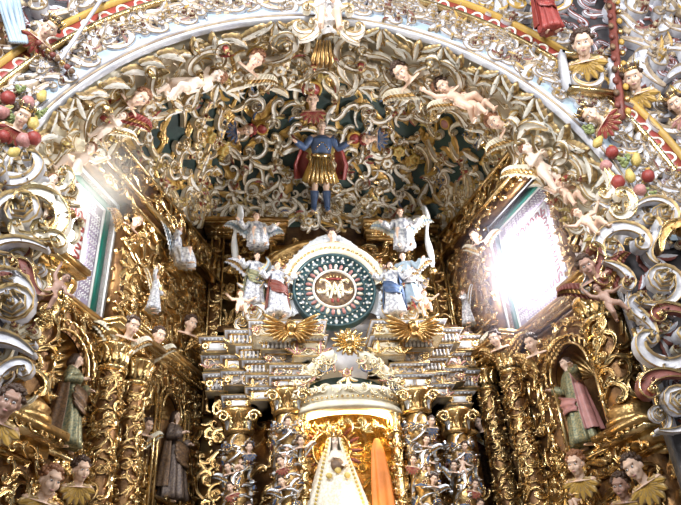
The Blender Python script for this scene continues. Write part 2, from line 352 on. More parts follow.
# ------------------------------------------------------------------ figures
def rotm(yaw=0, tilt=0, roll=0, c=(0, 0, 0)):
    return Matrix.Translation(c) @ Matrix.Rotation(yaw, 4, 'Z') @ Matrix.Rotation(tilt, 4, 'X') @ Matrix.Rotation(roll, 4, 'Y')
FIG = {}
def bodymesh(child, arms, legs, hrot, noleg=False, hs=None):
    """one continuous body: every limb and the head are fused by a remesh; returns mesh and head matrix. unit: metres for a 1.75 adult / 1.2 child"""
    mb = MB(); S = SKIN
    def cap(a, b, r0, r1):
        a = Vector(a); b = Vector(b); mb.tube([a+(b-a)*t for t in np.linspace(0, 1, 6)], np.linspace(r0, r1, 6), S, 10); mb.ell(a, r0, S); mb.ell(b, r1, S)
    if not child:
        pel, che, nec, hd = (0, 0, .97), (0, 0, 1.28), (0, .0, 1.47), (0, -.015, 1.63)
        sh = [(-.18, 0, 1.41), (.18, 0, 1.41)]; hp = [(-.09, 0, .93), (.09, 0, .93)]; ra = (.052, .042, .03); rl = (.085, .06, .042); hs = hs or 1.0; tr = (.135, .155, .05)
    else:
        pel, che, nec, hd = (0, 0, .52), (0, -.01, .74), (0, 0, .86), (0, -.02, 1.02)
        sh = [(-.13, 0, .82), (.13, 0, .82)]; hp = [(-.07, 0, .48), (.07, 0, .48)]; ra = (.052, .047, .034); rl = (.088, .068, .045); hs = hs or 1.12; tr = (.125, .125, .055)
    mb.ell(pel, (tr[0]*1.08, tr[0]*.8, tr[0]), S, 14); mb.ell(che, (tr[1]*1.05, tr[1]*.68, tr[1]*1.1), S, 14)
    cap(pel, che, tr[0]*.8, tr[1]*.72); cap(che, nec, tr[1]*.6, tr[2]); cap(nec, hd, tr[2], tr[2]); cap(sh[0], sh[1], ra[0]*1.1, ra[0]*1.1)
    for i, (el, wr) in enumerate(arms):
        cap(sh[i], el, ra[0], ra[1]); cap(el, wr, ra[1], ra[2]); d = (Vector(wr)-Vector(el)).normalized(); q = Vector(wr)+d*.045
        side = d.cross(Vector((0, 0, 1))); side = side.normalized() if side.length > .1 else Vector((1, 0, 0)); up = side.cross(d)
        cap(Vector(wr)+d*.01, q, .03, .034)
        for k in range(4):
            b = q+side*(k-1.5)*.019+d*.02; L = (.060, .070, .066, .050)[k]; m_ = b+d*L*.6; cap(b, m_, .0115, .011); cap(m_, m_+(d*.6-up*.7)*L*.6, .011, .0095)
        tb = Vector(wr)+d*.02-side*.032; cap(tb, tb-side*.02+d*.045, .012, .010)
    if not noleg:
        for i, (kn, an) in enumerate(legs):
            cap(hp[i], kn, rl[0], rl[1]); m_ = Vector(kn).lerp(Vector(an), .35)+Vector((0, .015, 0)); cap(kn, m_, rl[1], rl[1]*.95); cap(m_, an, rl[1]*.95, rl[2])
            fd = Vector((0.2*(-1, 1)[i], -1, -.1)).normalized(); cap(Vector(an)+Vector((0, .02, -.02)), Vector(an)+fd*(.15 if not child else .1)+Vector((0, 0, -.04)), rl[2], .024)
            for k in range(5): b = Vector(an)+fd*(.15 if not child else .1)+Vector(((k-2)*.014, 0, -.045)); cap(b, b+fd*.02, .011, .009)
    H = rotm(*hrot, c=hd) @ Matrix.Scale(hs, 4)
    e = lambda c, r: mb.ell(c, r, S, 14, T=H)
    e((0, .02, .03), (.076, .092, .088)); e((0, -.015, -.025), (.062, .068, .082)); e((0, -.042, -.082), (.032, .03, .026))
    e((-.032, -.058, -.022), (.03, .024, .03)); e((.032, -.058, -.022), (.03, .024, .03)); e((0, -.088, -.02), (.013, .02, .026)); e((0, -.078, .012), (.009, .014, .03))
    e((0, -.072, .042), (.056, .022, .02)); e((0, -.078, -.052), (.024, .012, .007)); e((0, -.074, -.064), (.02, .012, .008))
    e((-.077, .012, -.005), (.012, .022, .03)); e((.077, .012, -.005), (.012, .022, .03))
    o = mb.build('tmp'); md = o.modifiers.new('r', 'REMESH'); md.mode = 'VOXEL'; md.voxel_size = 0.0115 if not child else 0.0095; md.use_smooth_shade = True
    sm = o.modifiers.new('s', 'SMOOTH'); sm.factor = .5; sm.iterations = 2
    dg = bpy.context.evaluated_depsgraph_get(); me = bpy.data.meshes.new_from_object(o.evaluated_get(dg)); bpy.data.objects.remove(o)
    me.materials.clear(); me.materials.append(SKIN); me.polygons.foreach_set('use_smooth', np.ones(len(me.polygons), bool)); me.name = 'body'
    return me, H
def eyes(root, H):
    mb = MB()
    for s in (-1, 1):
        mb.ell((s*.029, -.077, .012), (.0135, .008, .0085), WHITE, 8, T=H); mb.ell((s*.029, -.084, .012), (.007, .004, .007), BLACK, 8, T=H)
        P = [(s*(.012+.034*t), -.086+.02*t*t, .033+.009*math.sin(PI*t)) for t in np.linspace(0, 1, 5)]; mb.tube([H@Vector(p) for p in P], .0045, HAIR, 5)
    reg(root, mb.build('eyes', root)); m2 = MB(); m2.ell((0, -.088, -.056), (.02, .006, .008), PINK, 8, T=H); reg(root, m2.build('lips', root))
def hair(root, H, style, m=HAIR, seed=1):
    r = random.Random(seed); mb = MB(); mb.ell((0, .034, .048), (.084, .088, .084), m, 14, T=H)
    if style == 'curly':
        for i in range(70):
            u = r.uniform(-.1, 1); th = r.uniform(0, 2*PI); q = Vector((math.sqrt(max(0, 1-u*u))*math.cos(th), math.sqrt(max(0, 1-u*u))*math.sin(th), u))
            if q.y < -.55 and q.z < .62: continue
            c = Vector((0, .03, .04))+Vector((q.x*.088, q.y*.09, q.z*.09)); mb.ell(c, r.uniform(.014, .024), m, 6, T=H)
    else:
        for i in range(16):
            a = -0.25+(PI+.5)*i/15; x = math.cos(a); y = math.sin(a); L = .2 if style == 'long' else .07
            P = [(x*.078, .03+y*.08, .09), (x*.09, .035+y*.095, .03), (x*.094, .04+y*.1, -.04), (x*(.09+.02*r.random()), .045+y*.1, -.06-L*.5), (x*(.085+.03*r.random()), .03+y*.09, -.07-L)]
            mb.tube([H@Vector(p) for p in P], [.02*H.to_scale()[0], .022, .022, .019, .008], m, 6)
    reg(root, mb.build('hair', root))
def skirt(mb, rings, m, nf=9, amp=.10, k=54, a0=0, a1=2*PI, ph=0.0, thick=0.0):
    """lofted cloth; rings = (cx, cy, z, rx, ry) from top to hem"""
    full = abs(a1-a0-2*PI) < 1e-6; th = a0+np.arange(k if full else k+1)*(a1-a0)/k; R = np.array(rings, float)
    n = 22; t = np.linspace(0, len(R)-1, n); Q = np.stack([np.interp(t, range(len(R)), R[:, i]) for i in range(5)], 1); f = np.linspace(0, 1, n)[:, None]
    w = 1+amp*f**.8*(np.sin(nf*th+ph)[None]+.45*np.sin((nf*2-3)*th+ph*2+f*2))
    V = np.stack([Q[:, :1]+Q[:, 3:4]*w*np.cos(th), Q[:, 1:2]+Q[:, 4:5]*w*np.sin(th), Q[:, 2:3]*np.ones((1, len(th)))], -1)
    if not full:
        V2 = V.copy(); c = np.stack([Q[:, 0], Q[:, 1], Q[:, 2]], 1)[:, None]; V2 = c+(V-c)*np.array([.94, .94, 1]); V = np.concatenate([V, V2[:, ::-1]], 1); mb.grid(V, m, closev=True); return
    top = V[:1].copy(); top[:, :, :2] = Q[0, :2]+(top[:, :, :2]-Q[0, :2])*.4; bot = V[-1:].copy(); bot[:, :, :2] = Q[-1, :2]+(bot[:, :, :2]-Q[-1, :2])*.1
    mb.grid(np.concatenate([top, V, bot]), m, closev=True)
def sleeve(mb, sh, el, wr, m, r=(.075, .075, .095)):
    a, b, c = map(Vector, (sh, el, wr)); c = b.lerp(c, .85)
    P = [a, a.lerp(b, .35), a.lerp(b, .75), b, b.lerp(c, .35), b.lerp(c, .7), c]; mb.tube(P, [r[0]*.95, r[0], r[1], r[1], r[1], (r[1]+r[2])/2, r[2]], m, 12)
def wingmesh(root, side, m1, m2, at, L=.55):
    """feathered wing: leading edge sweeping up and out, three rows of overlapping feathers"""
    mb = MB(); nu, nv = 61, 7
    for row, (v0, v1, mm, y) in enumerate(((0, .42, m1, -.02), (.30, .72, m2, 0), (.6, 1.0, m1, .02))):
        u = np.linspace(0, 1, nu)[:, None]; v = np.linspace(v0, v1, nv)[None]; vv = (v-v0)/(v1-v0)
        chord = L*(.78-.30*u)*(1-.10*vv*np.abs(np.sin(u*PI*9))); a = np.radians(-60+48*u)
        X = side*(.04+L*(.95*u**.8)+v*chord*np.cos(a)*.35*u); Z = L*(.34*np.sin(u*2.2)-.02)+v*chord*np.sin(a-.25)
        Y = .03+.14*u+y+.014*np.cos(u*PI*18)*vv-.02*vv
        V = np.stack([X, Y*np.ones_like(X), Z], -1)+np.array(at); W_ = V+np.array([0, .016, 0]); mb.grid(np.concatenate([V, W_[:, ::-1]], 1), mm, closev=True)
    reg(root, mb.build('wing', root))
ARM = {'chest': [((-.27, .02, 1.17), (-.10, -.2, 1.24)), ((.27, .02, 1.17), (.14, -.26, 1.12))],
       'open': [((-.33, 0, 1.22), (-.50, -.16, 1.33)), ((.33, 0, 1.22), (.50, -.16, 1.33))],
       'raise': [((-.34, 0, 1.48), (-.42, -.06, 1.75)), ((.30, -.02, 1.18), (.42, -.22, 1.12))],
       'hold': [((-.27, 0, 1.17), (-.30, -.27, 1.20)), ((.27, .02, 1.15), (.10, -.25, 1.10))],
       'kopen': [((-.27, -.02, .78), (-.42, -.10, .86)), ((.27, -.02, .78), (.42, -.10, .86))],
       'kraise': [((-.24, 0, .93), (-.30, -.05, 1.14)), ((.24, -.05, .70), (.36, -.16, .66))],
       'kfold': [((-.20, -.06, .66), (-.05, -.2, .72)), ((.20, -.06, .66), (.07, -.2, .68))]}
LEG = {'stand': [((-.11, -.03, .5), (-.12, 0, .09)), ((.11, -.01, .5), (.14, 0, .09))],
       'sit': [((-.13, -.40, .98), (-.13, -.40, .55)), ((.13, -.40, .98), (.15, -.36, .55))],
       'kstand': [((-.08, -.02, .28), (-.09, 0, .06)), ((.08, -.04, .28), (.10, 0, .06))],
       'ksit': [((-.12, -.24, .50), (-.14, -.24, .24)), ((.12, -.24, .50), (.16, -.20, .24))],
       'kfly': [((-.10, -.05, .27), (-.12, .18, .14)), ((.14, -.16, .34), (.20, -.05, .12))]}
SHA = [(-.18, 0, 1.41), (.18, 0, 1.41)]; SHC = [(-.13, 0, .82), (.13, 0, .82)]
def figure(key, name, child, arm, leg, hrot=(0, 0, 0), dress=None, wings=None, hstyle='curly', hm=HAIR, extra=None):
    if key in FIG: return FIG[key]
    root = empty(name); me, H = bodymesh(child, ARM[arm], LEG[leg], hrot)
    b = bpy.data.objects.new('body', me); COL.objects.link(b); b.parent = root; reg(root, b); eyes(root, H); hair(root, H, hstyle, hm, len(key))
    sh = SHC if child else SHA
    if dress:
        dm, mm = dress; mb = MB()
        if child:
            skirt(mb, [(0, 0, .86, .07, .06), (0, 0, .80, .15, .10), (0, 0, .66, .15, .12), (0, 0, .52, .15, .12), (0, -.02, .34, .22, .2)], dm, 8, .12)
        elif leg == 'sit':
            skirt(mb, [(0, 0, 1.47, .07, .06), (0, 0, 1.42, .19, .11), (0, 0, 1.25, .18, .13), (0, 0, 1.05, .17, .14), (0, -.16, .95, .24, .30), (0, -.25, .72, .25, .28), (0, -.27, .5, .27, .26)], dm, 9, .10)
        else:
            skirt(mb, [(0, 0, 1.47, .07, .06), (0, 0, 1.42, .20, .11), (0, 0, 1.25, .19, .13), (0, 0, 1.05, .16, .13), (0, -.01, .9, .2, .16), (0, -.02, .5, .24, .21), (0, -.02, .08, .31, .27)], dm, 9, .11)
        for i in (0, 1): sleeve(mb, sh[i], *ARM[arm][i], dm, (.075, .075, .10) if not child else (.065, .06, .07))
        reg(root, mb.build('robe', root))
        if mm and not child:
            mb = MB(); skirt(mb, [(0, .01, 1.45, .12, .10), (0, .01, 1.38, .235, .15), (0, .02, 1.2, .25, .17), (0, .02, .95, .27, .20), (0, .02, .6, .31, .25), (0, .03, .28, .34, .27)], mm, 7, .09, 60, -0.62, PI+.35, 1.0)
            V = np.array([[(-.24+.46*t+.02*math.sin(9*v), -.15-.13*math.sin(PI*t)-.02*math.cos(14*v), 1.08-.22*t-.30*v*(1+.2*math.sin(5*t))) for v in np.linspace(0, 1, 12)] for t in np.linspace(0, 1, 16)])
            V2 = V+np.array([0, .03, 0]); mb.grid(np.concatenate([V, V2[::-1]]), mm, closeu=True); reg(root, mb.build('mantle', root))
    if wings:
        z = .80 if child else 1.36
        for s in (-1, 1): wingmesh(root, s, wings[0], wings[1], (s*.04, .10, z), .5 if child else .7)
    if extra: extra(root, H)
    FIG[key] = root; return root
def fig_at(proto, P, rz, h, unit, label, cat, group=None, swap=None, tilt=(0, 0), name=None):
    T = Matrix.Translation(P) @ Matrix.Rotation(rz, 4, 'Z') @ Matrix.Rotation(tilt[0], 4, 'X') @ Matrix.Rotation(tilt[1], 4, 'Y') @ Matrix.Scale(h/unit, 4)
    return inst(proto, T, label, cat, group, swap)
def cherub_head(key, hm, wm, crown=False, collar=None):
    if key in FIG: return FIG[key]
    root = empty('cherub_head'); me, H = bodymesh(True, ARM['kfold'], LEG['kstand'], (0, 0, 0), True)
    import bmesh
    bm = bmesh.new(); bm.from_mesh(me); g = bmesh.ops.bisect_plane(bm, geom=bm.verts[:]+bm.edges[:]+bm.faces[:], plane_co=(0, 0, .845), plane_no=(0, 0, -1), clear_outer=True)
    bmesh.ops.holes_fill(bm, edges=[e for e in bm.edges if e.is_boundary]); bm.to_mesh(me); bm.free()
    Tm = Matrix.Translation((0, 0, -1.0)); me.transform(Tm); H = Tm @ H
    b = bpy.data.objects.new('head', me); COL.objects.link(b); b.parent = root; reg(root, b); eyes(root, H); hair(root, H, 'curly', hm, 5)
    if wm:
        for s in (-1, 1): wingmesh(root, s, wm[0], wm[1], (s*.06, .03, -.13), .36)
    if collar:
        mb = MB()
        for k in range(7):
            a = -PI*(.1+.8*k/6); V, F, M = leaf_data((0, 0), .22, .06, a, .04, 0, 1, 3, 0); ids = np.array([mb.mi(collar), mb.mi(EDGE)])
            mb.add(np.c_[V[:, 0], -V[:, 2]-.02, V[:, 1]-.14], F, ids[M])
        reg(root, mb.build('collar', root))
    if crown:
        mb = MB(); mb.lathe([(.08, .10), (.088, .13), (.085, .135), (.075, .11)], GOLDL, 20)
        for k in range(8): a = k*PI/4; mb.tube([(.085*math.cos(a), .085*math.sin(a), .12), (.10*math.cos(a), .10*math.sin(a), .17), (.095*math.cos(a), .095*math.sin(a), .2)], [.014, .012, .004], GOLDL, 6)
        reg(root, mb.build('crown', root))
    FIG[key] = root; return root

# ================================================================== SETTING
def struct(o): o['kind'] = 'structure'; return o
mb = MB(); mb.box((-9, -6, -.2), (9, 10, 0), STONE); struct(mb.build('floor', smooth=False))
# side walls with window openings, back wall
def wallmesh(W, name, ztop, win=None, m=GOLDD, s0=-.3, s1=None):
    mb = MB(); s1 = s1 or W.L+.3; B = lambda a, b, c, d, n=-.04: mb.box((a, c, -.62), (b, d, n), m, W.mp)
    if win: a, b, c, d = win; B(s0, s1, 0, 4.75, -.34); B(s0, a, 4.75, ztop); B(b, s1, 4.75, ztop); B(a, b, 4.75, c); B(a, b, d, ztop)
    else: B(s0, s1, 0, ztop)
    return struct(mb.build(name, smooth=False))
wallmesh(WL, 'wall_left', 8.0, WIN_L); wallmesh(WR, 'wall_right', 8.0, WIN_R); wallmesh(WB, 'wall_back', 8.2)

# shell vault behind the arch
bp = [(-3.15, 4.62, 6.55), (-2.95, 5.3, 6.62), (-2.25, 7.1, 6.85), (-1.75, 8.3, 7.45), (-.9, 8.32, 7.5), (0, 8.33, 7.52), (.9, 8.32, 7.5), (1.75, 8.3, 7.45), (2.05, 7.1, 7.0), (2.5, 5.3, 6.85), (2.66, 4.62, 6.8)]
bp = np.array(bp); bt = np.r_[0, np.cumsum(np.linalg.norm(np.diff(bp, axis=0), axis=1))]; BL = bt[-1]
APEX = np.array([-.35, 4.62, 9.15])
def vault(V):      # (s along the springing line, phi*R up the shell, h)
    V = np.asarray(V, float); s = np.clip(V[:, 0], 0, BL); ph = np.clip(V[:, 1], 0, 1)*PI/2
    B = np.stack([np.interp(s, bt, bp[:, i]) for i in range(3)], 1)
    A = np.array([APEX[0], 0, APEX[2]])*np.ones((len(s), 1)); A[:, 1] = np.minimum(APEX[1], B[:, 1])
    f = (1-np.cos(ph))[:, None]; Q = B+(A-B)*f; Q[:, 2] = B[:, 2]+(A[:, 2]-B[:, 2])*np.sin(ph)
    return Q
S, Ph = np.meshgrid(np.linspace(0, BL, 90), np.linspace(0, 1, 36), indexing='ij')
G = vault(np.c_[S.ravel(), Ph.ravel(), 0*S.ravel()]).reshape(90, 36, 3)
mb = MB(); mb.grid(G, GREEN); vo = struct(mb.build('ceiling'))
vc = vo.data; bvh = BVHTree.FromPolygons([v.co for v in vc.vertices], [p.vertices for p in vc.polygons])
def on_vault(px, py):
    d = Vector(ray(px, py)).normalized(); loc, n, i, dist = bvh.ray_cast(Vector(CAM), d)
    if loc is None: return None
    if n.dot(d) > 0: n = -n
    return loc, n
# great arch: wall with opening, soffit
def circ(R, a): return np.stack([AX+R*np.cos(a), 0*a, AZ+R*np.sin(a)], -1)
al = np.linspace(-.0, PI, 73)
mb = MB()
inn = circ(AR+.05, al); out = circ(7.5, al)
for y, fl in ((AY, 0), (AY+.75, 1)): mb.grid(np.stack([inn+[0, y, 0], circ(3.6, al)+[0, y, 0], out+[0, y, 0]]), SLATE if not fl else GREEN)
mb.grid(np.stack([inn+[0, AY, 0], inn+[0, AY+.75, 0]]), CREAM); struct(mb.build('wall_chancel_arch'))
# piers carrying the arch
for nm, x0, x1 in (('wall_pier_left', -8.0, -2.70), ('wall_pier_right', 1.93, 7.1)):
    mb = MB(); mb.box((x0, AY+.02, 0), (x1, AY+.12, 4.66), SLATE); struct(mb.build(nm, smooth=False))
# arch mouldings: pale blue fillet with gilt line, silvered outer rims
def ring(name, R0, prof, m, y=AY, a0=0.02, a1=PI-.02, label=None):
    a = np.linspace(a0, a1, 100); P = circ(R0, a)+[0, y, 0]; rad = np.stack([np.cos(a), 0*a, np.sin(a)], -1)
    mb = MB()
    for pr, mm in zip(prof, m): mb.sweep(P, pr, mm, rad)
    return struct(mb.build(name))
ring('trim_1', AR, [[(.0, .0), (.0, .05), (.018, .07), (.036, .05), (.036, 0)], [(.036, 0), (.036, .05), (.048, .07), (.06, .05), (.06, 0)], [(.06, 0), (.06, .03), (.25, .03), (.25, 0)], [(.085, .03), (.09, .055), (.11, .055), (.115, .03)]], [GREY, WEDGE, BLUEG, GREY])
# scalloped red and gold band round the arch face
a = np.linspace(.25, PI-.15, 320); rad = np.stack([np.cos(a), 0*a, np.sin(a)], -1)
mb = MB(); mb.sweep(circ(3.27, a)+[0, AY, 0], [(0, 0), (0, .06), (.03, .08), (.03, 0)], GOLDL, rad); mb.sweep(circ(3.27, a)+[0, AY, 0], [(.03, 0), (.03, .04), (.17, .04), (.17, 0)], RED, rad); mb.sweep(circ(3.27, a)+[0, AY, 0], [(.17, 0), (.17, .09), (.21, .09), (.21, 0)], OCHRE, rad)
a = np.linspace(.25, PI-.15, 900); wv = 3.365+.045*np.sign(np.sin(a*110))*np.abs(np.sin(a*110))**.5
mb.tube(np.stack([AX+wv*np.cos(a), AY-.045+0*a, AZ+wv*np.sin(a)], -1), .013, IVORY, 6)
tb = mb.build('trim_2'); struct(tb)

# glare around the bright windows, put in as added scattering volumes
def glare_volume(name, loc, r, dens, col):
    m = bpy.data.materials.new(name); m.use_nodes = True; nt = m.node_tree; nt.nodes.clear(); o_ = nt.nodes.new('ShaderNodeOutputMaterial'); v = nt.nodes.new('ShaderNodeVolumePrincipled')
    v.inputs['Color'].default_value = (*col, 1); v.inputs['Anisotropy'].default_value = .2
    tc = nt.nodes.new('ShaderNodeTexCoord'); ln = nt.nodes.new('ShaderNodeVectorMath'); ln.operation = 'LENGTH'; mr = nt.nodes.new('ShaderNodeMapRange'); mr.interpolation_type = 'SMOOTHERSTEP'
    mr.inputs['From Min'].default_value = 0; mr.inputs['From Max'].default_value = 1; mr.inputs['To Min'].default_value = dens; mr.inputs['To Max'].default_value = 0
    nt.links.new(tc.outputs['Object'], ln.inputs[0]); nt.links.new(ln.outputs['Value'], mr.inputs['Value']); nt.links.new(mr.outputs['Result'], v.inputs['Density']); nt.links.new(v.outputs[0], o_.inputs['Volume'])
    mb = MB(); mb.ell((0, 0, 0), 1.0, m, 24); o = mb.build(name); o.location = loc; o.scale = r
    return tag(o, None, None, None, 'stuff')
tag(glare_volume('glare_volume', (2.08, 6.15, 5.3), (1.05, 1.15, 1.2), GLARE_DENS, (.90, .84, 1.0)), 'violet-white glare, an added volume in front of the right window', 'glare_volume')

tag(glare_volume('glare_volume', (-2.55, 5.35, 6.05), (.62, .6, .75), .5, (1.0, .96, .88)), 'warm white glare, an added volume at the top of the left window', 'glare_volume')

# ================================================================== CARVED RELIEFS
def far_from(P, L, d): return all((P-q).length > d for q in L)
GILT = (IVORY, EDGE, [None, RED, OCHRE, YEL, GOLDL, BLUE, RED, YEL]); SOF = (IVORY, EDGE, [None, None, RED, YEL, GOLDL, None]); CRM = (CREAM, EDGE, [None, OCHRE, RED, YEL, GOLDL]); GRY = (GREY, WEDGE, [None, None, DRED, OCHRE]); GLD = (GOLD, GOLDL, [None])
VKEEP = []      # places on the vault taken by figures
VFIG = [(313, 118, .2), (313, 165, .24), (245, 128, .13), (370, 137, .13), (311, 88, .14)]
for px, py, rr in VFIG:
    h = on_vault(px, py)
    if h: VKEEP.append((h[0], rr))
r = random.Random(3)
n_s = 0
phs = [.025, .07, .12, .17, .225, .28, .34, .40, .46, .53, .60, .68]
for j, ph in enumerate(phs):
    # length of this row
    row = vault(np.c_[np.linspace(0, BL, 200), np.full(200, ph), np.zeros(200)]); cum = np.r_[0, np.cumsum(np.linalg.norm(np.diff(row, axis=0), axis=1))]
    cell = .235 if j < 6 else .26; n = int(cum[-1]/cell)
    for i in range(n):
        L = (i+.5+r.uniform(-.2, .2)+.5*(j % 2))*cell
        if L > cum[-1]: continue
        s = np.interp(L, cum, np.linspace(0, BL, 200)); p2 = ph+r.uniform(-.012, .012)
        q, qa, qb = [Vector(v) for v in vault(np.array([[s, p2, 0], [s+.02, p2, 0], [s, p2+.01, 0]]))]
        nn = (qa-q).cross(qb-q)
        if nn.length < 1e-9: continue
        nn.normalize()
        if nn.dot(Vector(CAM)-q) < 0: nn = -nn
        # only what the opening of the arch lets one see
        dd = q-Vector(CAM); tt = AY/dd.y; hx, hz = CAM[0]+dd.x*tt, CAM[2]+dd.z*tt
        if math.hypot(hx-AX, hz-AZ) > AR+.03 or q.y < 5.0: continue
        if not all((q-k).length > d for k, d in VKEEP): continue
        if abs(q.x+.1) > 1.35 and r.random() < .35: continue
        az = math.degrees(math.atan2(q.x+.35, q.y-4.0)); b_ = int((az+90)//15); side = 'left' if az < 0 else 'right'
        ap = ['far left edge', 'by left window', 'beyond left window', 'well left of archangel', 'left of archangel', 'just left of archangel', 'just right of archangel', 'right of archangel', 'well right of archangel', 'beyond right window', 'by right window', 'far right edge'][min(11, max(0, b_))]
        where = f"{ORD[j]} vault row, {ap}"
        T = frame(q+nn*.015, nn, (0, 0, 1), r.uniform(0, 6.28), cell*1.38*r.uniform(.9, 1.15))
        scroll(T, r.choice('CSJWEJWSEFLC'), GILT if r.random() < .7 else CRM, where, f'carvings on the {side} half of the green vault', r, 1.2, .26); n_s += 1
print('vault scrolls', n_s)
# soffit of the arch: crested leaves at the rim and two rows of scrolls
SFIG = []
def soffit(al_, Y, h=.0): return Vector((AX+(AR-h)*math.cos(al_), Y, AZ+(AR-h)*math.sin(al_))), Vector((-math.cos(al_), 0, -math.sin(al_)))
def sof_hit(px, py):    # where a line of sight meets the arch soffit
    d = ray(px, py); ox, oz = CAM[0]-AX, CAM[2]-AZ; a_ = d[0]**2+d[2]**2; b_ = 2*(ox*d[0]+oz*d[2]); c_ = ox*ox+oz*oz-AR**2
    t = (-b_+math.sqrt(b_*b_-4*a_*c_))/(2*a_); P = CAM+d*t; return Vector(P), math.atan2(P[2]-AZ, P[0]-AX)
SOFF = [(190, 72), (168, 78), (250, 56), (405, 64), (458, 88), (482, 98), (503, 117), (545, 158), (575, 190), (335, 55), (75, 135), (100, 105), (65, 165), (128, 95)]
SK = [sof_hit(*p)[0] for p in SOFF]
side = lambda a_: 'right' if a_ < 1.25 else ('left' if a_ > 1.95 else 'crown')
for row, (Y, sz, kinds) in enumerate(((4.58, .30, 'ALA'), (4.80, .36, 'JWCE'), (5.03, .34, 'SJFCW'), (5.22, .30, 'JAWE'))):
    nn_ = int(AR*2.95/(sz*.72))
    for i in range(nn_):
        a_ = .10+2.95*(i+.5+r.uniform(-.1, .1))/nn_; P, n = soffit(a_, Y+r.uniform(-.03, .03))
        if row and not far_from(P, SK, .17): continue
        sd = side(a_); wh = "arch underside, "+clock(a_)+(', front rim' if row == 0 else (', front row' if row == 1 else (', middle row' if row == 2 else ', back row')))
        up = (0, -1, 0) if row == 0 else (-math.sin(a_), 0, math.cos(a_))
        T = frame(P+n*.01, n, up, 0 if row == 0 else r.uniform(0, 6.28), sz*r.uniform(1.0, 1.2))
        scroll(T, r.choice(kinds), SOF if row else (IVORY, EDGE, [None]), wh, f'carvings under the arch, {sd}', r, 1.5, .3)
# frieze on the arch face
for row, (R, sz) in enumerate(((2.98, .23), (3.20, .19), (3.10, .22), (3.64, .28))):
    nn_ = int(R*2.8/(sz*.66))
    for i in range(nn_):
        a_ = .12+2.86*(i+.5+r.uniform(-.12, .12))/nn_; P = Vector((AX+R*math.cos(a_), AY-.005, AZ+R*math.sin(a_)))
        sd = side(a_); where = f"{('inner', 'outer', 'middle', 'outermost')[row]} row of arch face, {clock(a_)}"
        T = frame(P, (0, -1, 0), (0, 0, 1), r.uniform(0, 6.28), sz*r.uniform(1.05, 1.35)); scroll(T, r.choice('CSJWEJSL'), GRY, where, f'carvings on the arch face, {sd}', r, 1.75, .28)
# spandrels outside the red band
for i in range(16):
    for j in range(13):
        x = -4.9+.36*(i+.5)+r.uniform(-.06, .06) if i < 8 else 1.3+.36*(i-8+.5)+r.uniform(-.06, .06); z = 5.0+.35*j+r.uniform(-.06, .06); R = math.hypot(x-AX, z-AZ)
        if R < 3.82: continue
        P = Vector((x, AY-.005, z)); d = P-Vector(CAM); pz = d.dot(Vector(_f)); ppx = 340.5+FPX*d.dot(Vector(_r))/pz; ppy = 252.5-FPX*d.dot(Vector(_u))/pz
        if not (-25 < ppx < 705 and -25 < ppy < 530): continue
        if abs(ppx-585) < 34 and abs(ppy-55) < 50: continue
        where = f"{ORD[int((z-4.9)/.35)]} spandrel row, beyond the arch, {clock(math.atan2(z-AZ, x-AX))}"
        scroll(frame(P, (0, -1, 0), (0, 0, 1), r.uniform(0, 6.28), .44*r.uniform(.9, 1.15)), r.choice('CSJWEJSW'), GRY if (x < 0 or x > 2.4) else (GREY, OCHRE, [DRED, OCHRE]), where, f"carvings on the {'left' if x < 0 else 'right'} spandrel", r, 1.9, .28)
# low leafage covering the ground between the free scrolls
def leafage(name, u0, u1, v0, v1, cell, mats, mp, seed, label, inside=None, hsc=.8):
    mb = MB(); field(mb, u0, u1, v0, v1, cell, mats, mp, seed, 'LJWEAS', hsc, 0.0, inside, 1.2); return tag(mb.build(name), label, 'relief', None, 'stuff')
def vmap(V):
    ph = V[:, 1]/4.2; Q = vault(np.c_[V[:, 0], ph, V[:, 0]*0]); Qa = vault(np.c_[V[:, 0]+.02, ph, V[:, 0]*0]); Qb = vault(np.c_[V[:, 0], ph+.01, V[:, 0]*0]); N = np.cross(Qa-Q, Qb-Q); N /= np.linalg.norm(N, axis=1)[:, None]+1e-9
    N *= np.sign(((CAM-Q)*N).sum(1))[:, None]; return Q+N*V[:, 2:3]
leafage('vault_leafage', .5, BL-.5, .04, 3.4, .5, (OCHRE, GOLD), vmap, 1, 'low ochre and gold leafage spread over the green vault between the scrolls', None, .3)
leafage('arch_leafage', 0.15, PI-.1, 4.55, 5.22, .2, (CREAM, OCHRE), None, 2, 'x') if False else None
smap = lambda V: np.c_[AX+(AR-V[:, 2])*np.cos(V[:, 0]/AR), V[:, 1], AZ+(AR-V[:, 2])*np.sin(V[:, 0]/AR)]
leafage('arch_leafage', .1, AR*PI-.1, 4.54, 5.24, .17, (CREAM, OCHRE), smap, 2, 'low leafage filling the underside of the arch between carvings')
fmap = lambda R0: (lambda V: np.c_[AX+(R0+V[:, 1])*np.cos(V[:, 0]/R0), AY-V[:, 2], AZ+(R0+V[:, 1])*np.sin(V[:, 0]/R0)])
leafage('face_leafage', .3, 3.1*PI-.3, -.16, .12, .15, (GREY, DRED), fmap(3.1), 3, 'low leafage on the arch face between the grey-white scrolls')
leafage('spandrel_leafage', -4.9, 4.9, 2.2, 9.2, .24, (GREY, DRED), lambda V: np.c_[V[:, 0], AY-V[:, 2], V[:, 1]], 4, 'low leafage on the spandrels and piers beyond the arch', lambda x, y: (math.hypot(x-AX, y-AZ) > 3.55 and y > AZ) or (y <= AZ and (x < -2.8 or x > 2.0)))
